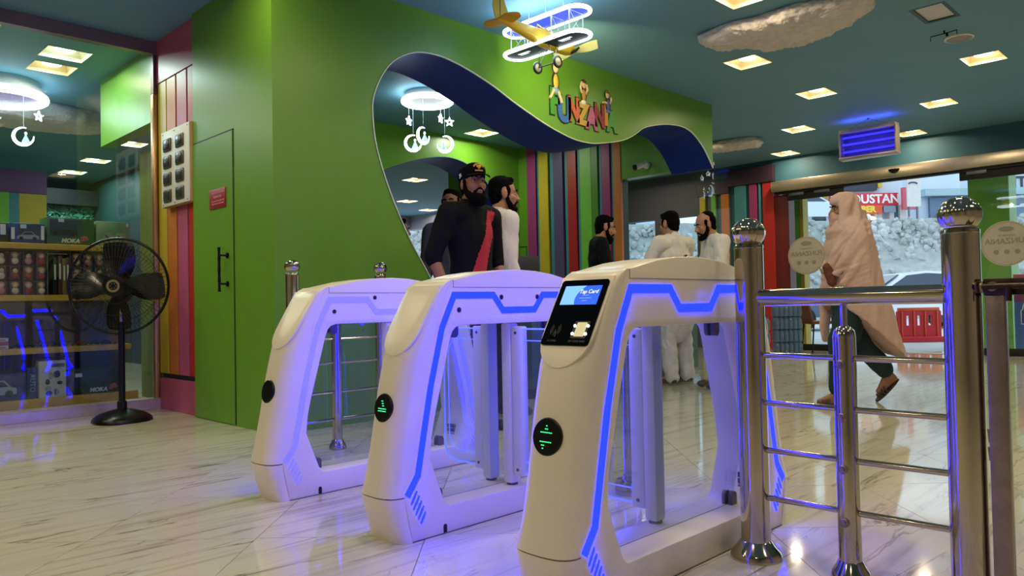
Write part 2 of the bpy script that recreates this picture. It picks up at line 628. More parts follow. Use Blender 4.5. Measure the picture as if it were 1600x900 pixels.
struct(b.build('trim_7', mat('dark_post_cap', (110, 80, 85), 0.4, 0.4), smooth=0))

# ---------------------------------------------------------------- arch wall (green, wavy opening)
AY, AD = 4.504, 0.55
ARCH = [(3.588, 1.083), (3.448, 1.294), (3.308, 1.558), (3.206, 1.804), (3.149, 2.004), (3.131, 2.208), (3.144, 2.312), (3.196, 2.437),
        (3.277, 2.557), (3.37, 2.638), (3.507, 2.707), (3.63, 2.734), (3.788, 2.739), (3.985, 2.71), (4.191, 2.659), (4.377, 2.6),
        (4.556, 2.53), (4.75, 2.464), (4.953, 2.401), (5.139, 2.355), (5.342, 2.318), (5.526, 2.31), (5.719, 2.327), (6.096, 2.408),
        (6.314, 2.503), (6.45, 2.582), (6.646, 2.642), (6.873, 2.688), (7.121, 2.712), (7.3, 2.70), (7.442, 2.655), (7.639, 2.529), (7.825, 2.33)]
def catmull(P, n=4):
    out = []
    P = [Vector((p[0], p[1], 0)) for p in P]
    for i in range(len(P) - 1):
        p0 = P[max(i - 1, 0)]; p1 = P[i]; p2 = P[i + 1]; p3 = P[min(i + 2, len(P) - 1)]
        for k in range(n):
            t = k / n
            q = 0.5 * ((2 * p1) + (p2 - p0) * t + (2 * p0 - 5 * p1 + 4 * p2 - p3) * t * t + (3 * p1 - p0 - 3 * p2 + p3) * t ** 3)
            out.append((q.x, q.y))
    out.append((P[-1].x, P[-1].y))
    return out
AC = catmull([(4.10, 0.0), (3.98, 0.4), (3.80, 0.75)] + ARCH, 3)
b = MB()
b.xz([(GX, 0), (GX, ZC), (7.833, ZC)] + list(reversed(AC)), AY, AY + AD)
wall_back = struct(b.build('wall_back', m_green, smooth=0))
def band(pts, y0, y1, t, name, m, parent):
    """lining on the inside of the opening"""
    b = MB()
    n = len(pts)
    ins = []
    for i in range(n):
        a = Vector(pts[max(i - 1, 0)]); c = Vector(pts[min(i + 1, n - 1)])
        d = (c - a).normalized()
        nrm = Vector((d.y, -d.x))
        p = Vector(pts[i]) + nrm * t
        ins.append((p.x, p.y))
    rings = [[(p[0], y0, p[1]), (p[0], y1, p[1]), (q[0], y1, q[1]), (q[0], y0, q[1])] for p, q in zip(pts, ins)]
    b.rings(rings)
    return b.build(name, m, parent, 40)
AC2 = [p for p in AC if p[0] < 7.83]
band(AC2, AY - 0.004, AY + AD + 0.002, 0.006, 'navy_soffit', m_navy, wall_back)
band(AC2, AY - 0.008, AY + 0.004, 0.007, 'white_edge_trim', mat('white_edge', (225, 235, 200), 0.4), wall_back)

# ticket room shell
m_room = m_green
b = MB()
A2 = [(5.0, 0.0), (5.0, 1.3), (5.05, 1.9), (5.2, 2.22), (5.447, 2.457), (5.68, 2.563), (6.003, 2.674), (6.309, 2.745), (6.583, 2.762),
      (6.854, 2.708), (7.134, 2.555), (7.371, 2.25), (7.485, 1.8), (7.50, 1.2), (7.50, 0.0)]
A2C = catmull(A2, 3)
b.xz([(4.3, 0), (4.3, ZC), (7.85, ZC), (7.85, 0)] + list(reversed(A2C)), 7.64, 8.14)
wall_rear = struct(b.build('wall_rear', m_green, smooth=0))
band(A2C, 7.636, 8.142, 0.006, 'navy_soffit', m_navy, wall_rear)
b = MB(); b.box((4.25, 6.62, 0), (4.30, 15.2, ZC)); struct(b.build('wall_side_ticket', m_green, smooth=0))
b = MB(); b.box((2.6, 6.60, 0), (4.30, 6.62, ZC)); struct(b.build('wall_end_ticket', m_green, smooth=0))
# right wall of the ticket room: beam, stripes, green return with service door, glass
RX = 7.833
b = MB()
b.box((RX, 5.054, 2.365), (RX + 0.14, 5.815, ZC))
struct(b.build('wall_right_beam', m_green, smooth=0))
b = MB(); b.box((RX + 0.03, 5.815, 0), (RX + 0.14, 7.47, ZC))
wr = struct(b.build('wall_right', m_darkteal, smooth=0))
b = MB(); b.box((RX, 7.47, 0), (RX + 0.14, 9.2, ZC))
struct(b.build('wall_right_return', m_green, smooth=0))
b = MB()
for a, c in (((7.50, 0), (7.512, 1.62)), ((7.50, 1.62), (7.66, 1.632))):
    b.box((RX - 0.004, a[0], a[1]), (RX - 0.0005, c[0], c[1]))
b.box((RX - 0.03, 7.56, 0.95), (RX - 0.001, 7.585, 1.09))
d2 = struct(b.build('door_2', m_darkteal, smooth=0))
for (ya, yb, m) in ((7.30, 7.468, m_magenta), (7.065, 7.24, m_yellow), (6.795, 6.966, m_purple), (6.557, 6.71, m_red),
                    (6.30, 6.488, m_stripegreen), (6.19, 6.298, m_dgreen), (5.99, 6.122, m_magenta), (5.816, 5.935, m_orange)):
    b = MB(); b.box((RX - 0.012, ya, 0.0), (RX + 0.0295, yb, ZC - 0.01))
    b.build('vertical_board', m, wr, 0, bevel=0.003)
for (ya, yb) in ((7.255, 7.285), (6.985, 7.04), (6.725, 6.77), (6.505, 6.54), (6.14, 6.18), (5.945, 5.98)):
    b = MB(); b.box((RX + 0.010, ya, 0.0), (RX + 0.0297, yb, ZC - 0.01))
    b.build('vertical_board', m_stripeteal, wr, 0)
b = MB()
b.box((RX + 0.01, 4.51, 0.0), (RX + 0.022, 5.157, 2.36)); b.box((RX + 0.01, 5.163, 0.0), (RX + 0.022, 5.812, 2.36))
struct(b.build('window_2', m_glassticket, smooth=0))
b = MB(); b.box((RX + 0.03, 4.506, 0.0), (8.20, 4.518, 2.36))
struct(b.build('window_3', m_glasslow, smooth=0))
b = MB(); b.box((RX, 4.506, 2.362), (RX + 0.03, 5.054, 2.40))
struct(b.build('trim_8', m_alu, smooth=0))
b = MB(); b.box((7.97, 9.2, 0), (11.7, 9.3, ZC)); struct(b.build('wall_glass_shop_rear', mat('mauve_wall', (110, 95, 120), 0.6), smooth=0))

# ---------------------------------------------------------------- entrance wall
EX = 11.66
b = MB()
b.box((EX, 5.64, 0), (EX + 0.2, 6.62, ZC))
b2 = MB(); b2.box((EX, 6.62, 0), (EX + 0.2, 7.05, ZC))
b2.box((EX, 7.05, 2.30), (EX + 0.2, 8.95, ZC)); b2.box((EX, 7.05, 0), (EX + 0.2, 8.95, 0.5)); b2.box((EX, 7.60, 0.5), (EX + 0.2, 7.92, 2.30))
b2.box((EX, 8.95, 0), (EX + 0.2, 9.3, ZC))
struct(b2.build('wall_front_corner', mat('dark_mauve_wall', (92, 88, 104), 0.6), smooth=0))
b.box((EX, -4.1, 2.66), (EX + 0.2, 5.64, ZC)); b.box((EX, -4.1, 0), (EX + 0.2, -0.6, 2.66))
wall_front = struct(b.build('wall_front', m_tealwall, smooth=0))
for (ya, yb, m) in ((6.10, 6.30, m_stripeteal), (5.905, 6.035, m_magenta), (5.842, 5.87, m_stripeteal), (5.615, 5.80, m_red),
                    (6.42, 6.55, m_orange), (6.66, 6.74, m_stripegreen), (6.86, 6.96, m_yellow)):
    b = MB(); b.box((EX - 0.05, ya, 0.0), (EX - 0.001, yb, 2.70)); b.build('vertical_board', m, wall_front, 0, bevel=0.004)
b = MB(); b.box((EX - 0.07, 5.60, 2.705), (EX - 0.001, 6.40, 2.97)); b.box((EX - 0.07, 6.40, 2.6), (EX - 0.001, 7.0, 2.8))
b.build('dark_header', m_maroon, wall_front, 0, bevel=0.004)
# sliding door header
b = MB()
b.rbox((EX - 0.16, -0.6, 2.505), (EX - 0.005, 5.60, 2.675), 0.01)
hd = struct(b.build('trim_9', m_alu))
b = MB(); b.box((EX - 0.10, -0.6, 2.47), (EX - 0.02, 5.58, 2.504))
b.build('track', m_matblack, hd, 0)
b = MB(); b.lathe([(0.075, 0.0), (0.07, 0.02), (0.05, 0.045), (0.02, 0.06)], 20, Matrix.Translation((EX - 0.16, 3.75, 2.625)) @ Matrix.Diagonal((0.6, 1, 1, 1)) @ Matrix.Rotation(PI, 4, 'X'))
b.build('motion_sensor', m_black, hd)
b = MB(); b.box((EX - 0.02, -0.6, 0), (EX + 0.22, 5.64, 0.004))
struct(b.build('trim_10', mat('threshold_strip', (150, 145, 140), 0.4, 0.4), smooth=0))
b = MB(); b.box((EX - 0.01, 5.385, 0), (EX + 0.2, 5.639, 2.47))
struct(b.build('trim_11', m_darkred, smooth=0))
def sliding(n, x, ya, yb, brk):
    b = MB(); b.box((x, ya, 0.09), (x + 0.012, yb, 2.40))
    w = struct(b.build('door_%d' % n, m_glassclear, smooth=0))
    b = MB(); b.rbox((x - 0.018, ya, 2.36), (x + 0.03, yb, 2.469), 0.004); b.build('top_rail', m_matblack, w)
    b = MB(); b.rbox((x - 0.018, ya, 0.005), (x + 0.03, yb, 0.10), 0.004); b.build('bottom_rail', m_matblack, w)
    for y in brk:
        b = MB(); b.rbox((x - 0.04, y - 0.12, 2.425), (x - 0.019, y + 0.12, 2.485), 0.004); b.build('hanger_bracket', m_grey, w)
    return w
dl = sliding(3, EX - 0.05, 4.50, 5.38, (5.22, 4.82))
dr = sliding(4, EX - 0.05, 0.2, 2.95, (2.74, 1.3))
def sticker(y, par_lab, r=0.295):
    m_st = mat('frosted_sticker', (176, 168, 158), 0.7, var=0.05, scale=10)
    m_pr = mat('sticker_print', (140, 132, 124), 0.7)
    t = thing('door_sticker', par_lab, 'sticker', (EX - 0.0515, y, 1.475))
    b = MB()
    b.lathe([(r, 0), (r, 0.0015)], 48, Matrix.Rotation(-PI / 2, 4, 'Y'))
    b.build('disc', m_st, t)
    b = MB(); b.lathe([(r * 0.95, 0.0016), (r * 0.95, 0.0022), (r * 0.93, 0.0022), (r * 0.93, 0.0016)], 48, Matrix.Rotation(-PI / 2, 4, 'Y'), cap=False)
    b.build('ring', m_pr, t)
    F_ = frame((-0.003, 0, 0.03), (0, 1, 0), (0, 0, 1))        # seen from the back: mirrored
    text('lettering', 'FUNZANIA', 0.10, m_pr, F_, t, 0.001, 0.002)
    F_ = frame((-0.003, 0, 0.11), (0, 1, 0), (0, 0, 1))
    text('lettering', 'welcome to', 0.04, m_pr, F_, t, 0.001)
    b = MB()
    for k in range(3):
        b.lathe([(0.032, 0.0016), (0.032, 0.003)], 16, Matrix.Translation((0, (k - 1) * 0.12, -0.11)) @ Matrix.Rotation(-PI / 2, 4, 'Y'))
    b.ell((-0.002, 0.0, 0.19), (0.0012, 0.09, 0.035))
    b.build('emblem', m_pr, t)['kind'] = 'stuff'
sticker(5.10, 'round frosted sticker on the left glass door beside the veiled woman')
sticker(2.43, 'round frosted sticker on the right glass door behind the steel post')

# back part of the lobby behind the camera, and the rear hall
m_cream = mat('cream_wall', (190, 180, 165), 0.7)
b = MB(); b.box((-4.1, -4.1, 0), (-4.0, 15.4, ZC)); struct(b.build('wall_near_left', m_cream, smooth=0))
b = MB(); b.box((-4.1, -4.1, 0), (11.9, -4.0, ZC)); struct(b.build('wall_near_right', m_cream, smooth=0))
b = MB()
b.box((4.3, 15.2, 2.72), (11.9, 15.4, ZC)); b.box((4.3, 15.2, 0), (10.2, 15.4, 2.72)); b.box((10.2, 15.2, 0), (11.9, 15.4, 0.9))
b.box((EX, 9.3, 0), (EX + 0.2, 13.2, ZC)); b.box((EX, 13.2, 2.72), (EX + 0.2, 15.2, ZC)); b.box((EX, 13.2, 0), (EX + 0.2, 15.2, 0.9))
struct(b.build('wall_hall', mat('pale_mauve_wall', (150, 145, 160), 0.7), smooth=0))
b = MB(); b.box((4.225, 6.625, 0), (4.248, 14.6, ZC)); struct(b.build('wall_shop_right', mat('shop_dark_teal', (40, 78, 80), 0.6), smooth=0))
b = MB(); b.box((-4.0, 14.6, 0), (4.3, 14.7, ZC)); struct(b.build('wall_shop_rear', m_darkteal, smooth=0))
# ================================================================== CEILING FITTINGS
def ceiling_light_proto():
    t = thing('ceiling_light', 'x', 'light', (0, 0, ZC), 0)
    b = MB()
    # tray: rim flush with ceiling, sloped sides, closed top
    o_ = [(-0.174, -0.164), (0.174, -0.164), (0.174, 0.164), (-0.174, 0.164)]
    r0 = [(x, y, -0.004) for x, y in o_]
    r1 = [(x * 0.97, y * 0.97, -0.004) for x, y in o_]
    r2 = [(x * 0.86, y * 0.86, 0.095) for x, y in o_]
    r3 = [(x, y, 0.10) for x, y in o_]
    b.rings([r3, r0, r1, r2], cap=False)
    b.bm.faces.new([b.bm.verts.new(p) for p in r2])
    b.build('lamp_tray', m_tray, t, 0)
    b = MB(); b.lathe([(0.05, 0.094), (0.05, 0.045), (0.078, 0.043), (0.078, 0.034), (0.065, 0.030)], 24)
    b.build('lamp_disc', m_lampdisc, t, 30)
    return t
cl0 = ceiling_light_proto()
LABEL_L = ['square recessed downlight nearest the long fluffy ceiling cloud', 'square recessed downlight above and left of the hanging blue insect lamp, below the nearest one',
           'square recessed downlight at the far right under the round ceiling speaker', 'square recessed downlight to the right of the hanging blue insect lamp',
           'square recessed downlight left of the blue insect lamp and level with its hook', 'square recessed downlight nearest the striped pillar beside the entrance',
           'square recessed downlight half hidden behind the right end of the insect lamp', 'square recessed downlight cut by the top edge beside the ceiling cloud']
first = [True]
def ceiling_light(x, y, label, group, watt=None, col=WARM, spread=PI, disc=None):
    if first[0]:
        o = cl0; first[0] = False
    else:
        o = copy_tree(cl0)
    o.location = (x, y, ZC)
    o['label'] = label
    o['group'] = group
    light_area('lamp_light', (0, 0, 0.026), 0.12, watt or LAMP_W, col, o, spread=spread)
    if disc:
        for c in kids(o):
            if c.name.startswith('lamp_disc'):
                me = c.data.copy(); me.materials.clear(); me.materials.append(disc); c.data = me
    return o
for (x, y), lb in zip(LOBBY, LABEL_L):
    ceiling_light(x, y, lb, 'recessed ceiling downlights in the lobby')
for x, y in OFFF:
    ceiling_light(x, y, 'square recessed lobby downlight outside the picture', 'lobby downlights overhead')
ceiling_light(TICKET[0][0], TICKET[0][1], 'square recessed downlight inside the ticket room beside the white moon mobile', 'downlights seen through the wavy opening', 9, (0.8, 1, 0.9))
for (x, y), lb in zip(HALL, ('nearest square downlight of the hall seen through the inner arch', 'middle square downlight of the hall seen through the inner arch',
                             'square downlight of the hall just right above the peeking man')):
    ceiling_light(x, y, lb, 'downlights seen through the wavy opening', 14, (0.85, 1, 0.9))
for i, ((x, y), lb) in enumerate(zip(SHOP, ('warm square downlight in the toy shop, next to the cool one', 'cool white square downlight of the toy shop nearest the glass', 'cool downlight of the toy shop right below the green bulkhead',
                             'cool downlight in the middle depth of the toy shop', 'farthest cool downlight of the toy shop', 'added toy shop downlight brightening the shelf front, out of frame', 'added toy shop downlight brightening the left shelf end, out of frame', 'toy shop downlight behind the left picture edge'))):
    cool = 1 <= i <= 4
    ceiling_light(x, y, lb, 'toy shop downlights', 12 if cool else (22 if i > 4 else 3), (0.72, 1, 1) if cool else WARM, disc=m_lampcool if cool else None)
for (x, y), lb in zip(GLASSROOM, ('square downlight behind the glass next to the security camera', 'far square downlight behind the glass of the ticket corner')):
    ceiling_light(x, y, lb, 'downlights behind the ticket corner glass', 9)

# unlit square panel, round speaker, black bracket, clouds
t = thing('ceiling_panel', 'unlit pale square panel light set in the ceiling at top right', 'panel light', (6.66, 1.83, ZC))
b = MB(); b.xy([(-0.218, -0.128), (0.218, -0.128), (0.218, 0.128), (-0.218, 0.128)], 0.0, 0.03, [[(-0.19, -0.10), (0.19, -0.10), (0.19, 0.10), (-0.19, 0.10)]])
b.build('frame', m_darkteal, t, 0)  # dark teal colour stands in for the shadow along the recess rim
b = MB(); b.box((-0.19, -0.10, 0.012), (0.19, 0.10, 0.03)); b.build('diffuser', mat('unlit_diffuser', (205, 200, 195), 0.5), t, 0)
t = thing('ceiling_speaker', 'round white ceiling speaker grille near a black bracket', 'speaker', (7.44, 1.86, ZC))
b = MB(); b.lathe([(0.115, 0.0), (0.115, -0.012), (0.10, -0.016), (0.10, -0.008)], 32); b.build('rim', m_whitepl, t)
b = MB(); b.lathe([(0.10, -0.006), (0.10, -0.010), (0.0, -0.014)], 32)
b.build('grille', mat('speaker_grille', (150, 140, 135), 0.6, var=0.2, scale=120), t)
t = thing('ceiling_bracket', 'thin black bracket with bent ends under the ceiling by the speaker', 'bracket', (7.16, 1.90, ZC))
b = MB()
b.tube([(0.01, 0.11, -0.062), (0.01, 0.11, -0.024), (0.0, -0.02, -0.024), (-0.02, -0.10, -0.024), (-0.02, -0.10, -0.058)], 0.0045, 8)
b.build('arm', m_matblack, t)
b = MB(); b.tube([(0, 0.0, 0), (0, 0, -0.03)], 0.008, 8); b.ell((0.0, -0.02, -0.04), (0.012, 0.012, 0.018)); b.build('mount', m_black, t)

m_cotton = mat('cotton_fluff', (222, 212, 208), 1.0, var=0.10, scale=18, bump=1.0, bscale=55, spec=0.0)
def cloud(name, outline, z, thick, label, seed):
    random.seed(seed)
    n = len(outline)
    cx = sum(p[0] for p in outline) / n; cy = sum(p[1] for p in outline) / n
    oc = catmull(outline + [outline[0]], 5)[:-1]
    b = MB()
    rings = []
    for k, (s, dz) in enumerate(((0.94, 0.0), (1.0, -0.22), (1.0, -0.55), (0.93, -0.8), (0.80, -0.95), (0.55, -1.0), (0.25, -1.0), (0.02, -1.0))):
        rings.append([(cx + (p[0] - cx) * s, cy + (p[1] - cy) * s, z + dz * thick) for p in oc])
    b.rings(rings)
    bmesh.ops.subdivide_edges(b.bm, edges=b.bm.edges[:], cuts=2, use_grid_fill=True)
    b.bm.normal_update()
    for v in b.bm.verts:
        if v.co.z < z - 0.01:
            q = v.co
            d = 0.018 * mnoise.noise(q * 6) + 0.016 * mnoise.noise(q * 19) + 0.014 * mnoise.noise(q * 45)
            v.co += v.normal * d
    o = b.build(name, m_cotton, None, 80, origin=True)
    return tag(o, label, 'cloud decoration')
CLO = [(5.64, 3.36), (5.83, 3.40), (5.96, 3.33), (6.07, 3.18), (6.29, 3.08), (6.34, 2.93), (6.34, 2.68), (6.27, 2.44), (6.12, 2.2), (5.98, 2.07), (5.81, 2.0),
       (5.66, 2.1), (5.66, 2.29), (5.61, 2.46), (5.61, 2.66), (5.62, 2.84), (5.58, 3.06)]
cloud('ceiling_cloud', CLO, ZC, 0.11, 'long fluffy cotton cloud fixed under the lobby ceiling beside the biplane', 1)
cloud('ceiling_cloud', [(9.7, 5.9), (9.98, 5.75), (10.02, 5.35), (10.05, 5.0), (9.8, 4.95), (9.66, 5.1), (9.62, 5.5)], ZC, 0.11,
      'small fluffy cotton cloud under the ceiling behind the right end of the green arch', 2)
cloud('ceiling_cloud', [(1.2, 9.6), (2.0, 9.9), (2.75, 9.8), (3.0, 9.5), (2.6, 9.2), (1.8, 9.1), (1.1, 9.2)], ZC, 0.2,
      'fluffy cotton cloud under the toy shop ceiling behind the glass', 3)

# ================================================================== ACCESS GATES
GW = 0.20          # body width; local origin: centre of the body on the floor, x along the lane, y across
OUT_F = [(0.0, -0.535, -0.585), (0.05, -0.548, -0.603), (0.10, -0.558, -0.617), (0.150, -0.566, -0.632), (0.1545, -0.566, -0.631), (0.1575, -0.566, -0.632), (0.22, -0.527, -0.621), (0.35, -0.498, -0.597), (0.45, -0.478, -0.577),
         (0.52, -0.462, -0.562), (0.60, -0.447, -0.543), (0.635, -0.440, -0.531), (0.66, -0.434, -0.518), (0.72, -0.418, -0.486), (0.755, -0.405, -0.466), (0.80, -0.39, -0.440),
         (0.84, -0.375, -0.416), (0.862, -0.365, -0.401), (0.880, -0.352, -0.382), (0.893, -0.335, -0.352)]
def lx(z):
    for (z0, l0, f0), (z1, l1, f1) in zip(OUT_F[:-1], OUT_F[1:]):
        if z0 <= z <= z1 and z1 > z0:
            t = (z - z0) / (z1 - z0)
            return l0 + (l1 - l0) * t, f0 + (f1 - f0) * t
    return OUT_F[-1][1:]
def front_ring(z, l, f, e, n=26):
    pts = []
    h = GW / 2
    for k in range(n + 1):
        t = PI * k / n
        c, s = math.cos(t), math.sin(t)
        y = -h * math.copysign(abs(c) ** e, c)
        x = l + (f - l) * abs(s) ** e
        pts.append((x, y, z))
    return pts
def make_gate():
    g = thing('access_gate', 'x', 'access gate')
    # side body: frame with the big opening
    zs = [p[0] for p in OUT_F if p[0] >= 0]
    left = [(lx(z)[0] - 0.001, z) for z in (0.0, 0.157, 0.22, 0.35, 0.52, 0.66, 0.755, 0.84, 0.880, 0.893)]
    top = [(-0.20, 0.921), (-0.10, 0.933), (0.0, 0.937), (0.10, 0.933), (0.20, 0.921)]
    outer = left + top + [(-x, z) for x, z in reversed(left)]
    half = [(-0.385, 0.105), (-0.395, 0.12), (-0.453, 0.27), (-0.445, 0.345), (-0.43, 0.41), (-0.354, 0.68), (-0.342, 0.708), (-0.325, 0.723), (-0.30, 0.73)]
    hole = [(-0.37, 0.095)] + half + [(-x, z) for x, z in reversed(half)] + [(0.37, 0.095)]
    b = MB(); b.xz(outer, -GW / 2, GW / 2, [hole])
    b.build('body', m_white, g, 30, bevel=0.004)
    # rounded end shells
    for s in (-1, 1):
        up, lo = [], []
        for z, l, f in OUT_F:
            e = 0.62 + 0.20 * max(0.0, 1 - abs(z - 0.35) / 0.35) if z < 0.6 else max(0.34, 0.72 - (z - 0.6) * 1.6)
            ring = front_ring(z, l, f, e)
            ring = [(-s * x, s * y, zz) for x, y, zz in ring] if s > 0 else ring
            (lo if z <= 0.155 else up).append(ring)
        b = MB(); b.rings([[(p[0], p[1], 0.1590) if i == 0 else p for p in r] for i, r in enumerate(up)])
        b.build('end_shell', m_white, g, 40)
        b = MB(); b.rings(lo)
        b.build('foot_shell', m_white, g, 40)
        # sloping face plate with rounded lower end
        sl = []
        for k in range(2 + 17):
            if k == 0: sl.append((-0.094, 0.0))
            elif k == 1: sl.append((-0.094, 0.19))
        loop = [(-0.092, 0.004), (-0.092, 0.165)]
        for k in range(1, 16):
            a = PI - PI * k / 16
            loop.append((0.092 * math.cos(a) , 0.165 + 0.125 * math.sin(a) ** 0.8))
        loop += [(0.092, 0.165), (0.092, 0.004)]
        A = Vector((-0.3875, 0, 0.878)); B = Vector((-0.533, 0, 0.634))
        dr_ = (B - A).normalized()
        nr = Vector((dr_.z, 0, -dr_.x)); nr = nr if nr.x < 0 else -nr
        def mp(off):
            return lambda y, v: ((A.x + dr_.x * v + nr.x * off) * (-s), y, A.z + dr_.z * v + nr.z * off)
        b = MB(); b.prism(loop, mp(-0.006), mp(0.0016))
        b.build('face_plate', m_white, g, 30, bevel=0.0012)
        # round display on the end
        zc = 0.452
        l, f = lx(zc)
        R_ = Matrix.Translation((-s * (f + 0.0025), 0, zc)) @ Matrix.Rotation((PI / 2 - 0.17) * s, 4, 'Y')
        b = MB(); b.lathe([(0.050, -0.012), (0.050, 0.003), (0.047, 0.006), (0.0, 0.0065)], 36, R_)
        b.build('round_display', m_black, g)
    # neon strips on both sides
    hp = [(-0.556, 0.160), (-0.510, 0.222), (-0.447, 0.52), (-0.392, 0.722), (-0.333, 0.838), (-0.137, 0.838), (-0.088, 0.780)]
    P = hp + [(-x, z) for x, z in reversed(hp)]
    w = 0.0125
    lft, rgt = [], []
    for i, p in enumerate(P):
        p = Vector(p)
        d0 = (p - Vector(P[i - 1])).normalized() if i > 0 else None
        d1 = (Vector(P[i + 1]) - p).normalized() if i < len(P) - 1 else None
        d0 = d0 or d1; d1 = d1 or d0
        n0 = Vector((-d0.y, d0.x)); n1 = Vector((-d1.y, d1.x))
        m = (n0 + n1).normalized(); k = w / max(0.4, m.dot(n0))
        lft.append(p + m * k); rgt.append(p - m * k)
    for s in (-1, 1):
        b = MB()
        y0, y1 = s * (GW / 2 - 0.004), s * (GW / 2 + 0.0016)
        b.rings([[(a.x, y0, a.y), (a.x, y1, a.y), (c.x, y1, c.y), (c.x, y0, c.y)] for a, c in zip(lft, rgt)])
        b.build('neon_strip', m_neon, g, 20)
        # slanted light slits at the foot
        for e in (-1, 1):
            for k in range(5):
                b = MB()
                c = Vector((-0.527 + 0.0095 * k, 0.150 - 0.0185 * k))
                d = Vector((0.013, 0.0225))
                q = []
                ln = 1.0 if k < 4 else 0.85
                for j in range(16):
                    a = 2 * PI * j / 16
                    u_, v_ = math.cos(a), math.sin(a)
                    uu = math.copysign(abs(u_) ** 0.6, u_); nn = Vector((d.y, -d.x)).normalized() * 0.0042
                    q.append((e * -(c.x + d.x * uu * ln + nn.x * v_), c.y + d.y * uu * ln + nn.y * v_))
                b.xz(q, s * (GW / 2 - 0.003), s * (GW / 2 + 0.0018))
                b.build('light_slit', m_neon, g, 0)
    # joint lines of the lid
    b = MB()
    for s in (-1, 1):
        y = s * (GW / 2 + 0.0004)
        b.box((-0.335, y - 0.0005, 0.866), (0.335, y + 0.0005, 0.8675))
        for e in (-1, 1):
            b.box((e * 0.335 - 0.0007, y - 0.0005, 0.866), (e * 0.335 + 0.0007, y + 0.0005, 0.893))
    b.box((-0.45, 0.0, 0.0951), (0.45, 0.0015, 0.0958)); 
    b.build('lid_joint', mat('joint_shadow_grey', (95, 88, 84), 0.7), g, 0)
    b = MB(); b.box((-0.535, -GW / 2 - 0.0015, 0.0), (0.535, GW / 2 + 0.0015, 0.003))
    b.build('floor_seal', m_dgrey, g, 0)
    # glass pane and its clamps
    pane = [(-0.36, 0.096), (-0.435, 0.27), (-0.42, 0.41), (-0.335, 0.70), (-0.30, 0.728), (0.30, 0.728), (0.335, 0.70), (0.42, 0.41), (0.435, 0.27), (0.36, 0.096)]
    b = MB(); b.xz(pane, -0.004, 0.004); b.build('glass_pane', m_glassbarrier, g, 0)
    for x, z, up in ((-0.262, 0.71, 1), (0.262, 0.71, 1), (-0.352, 0.112, 0), (0.352, 0.112, 0)):
        b = MB()
        q = [(-0.017, 0.02), (-0.017, -0.012)]
        for k in range(1, 9):
            a = PI + PI * k / 9
            q.append((0.017 * math.cos(a), -0.012 + 0.017 * math.sin(a)))
        q += [(0.017, -0.012), (0.017, 0.02)]
        sg = 1 if up else -1
        for ya, yb in ((-0.020, -0.005), (0.005, 0.020)):
            b.xz([(x + p[0], z + sg * p[1]) for p in q], ya, yb)
        b.build('glass_clamp', m_dgrey, g, 20, bevel=0.0015)
    # cable holes
    b = MB()
    for s in (-1, 1):
        q = [(-0.40, 0.004), (-0.40, 0.026)] + [(-0.392 + 0.008 * math.cos(PI - PI * k / 8), 0.026 + 0.008 * math.sin(PI * k / 8)) for k in range(1, 8)] + [(-0.384, 0.026), (-0.384, 0.004)]
        b.xz(q, s * (GW / 2 - 0.002), s * (GW / 2 + 0.001))
    b.build('cable_hole', m_matblack, g, 0)
    # vent slots inside the leg
    b = MB()
    for k in range(4):
        for j in range(3):
            b.box((0.405 + 0.0, -0.055 + 0.014 * k, 0.135 + 0.022 * j), (0.42, -0.047 + 0.014 * k, 0.152 + 0.022 * j), None)
    b.build('vent_slots', m_dgrey, g, 0)
    return g
def sensors(g, pts, y):
    for x, z in pts:
        b = MB(); b.lathe([(0.0095, 0), (0.0095, 0.002), (0.007, 0.003)], 16, Matrix.Translation((x, y, z)) @ Matrix.Rotation(PI / 2 if y < 0 else -PI / 2, 4, 'X'))
        b.build('sensor', m_matblack, g)
m_flap = None
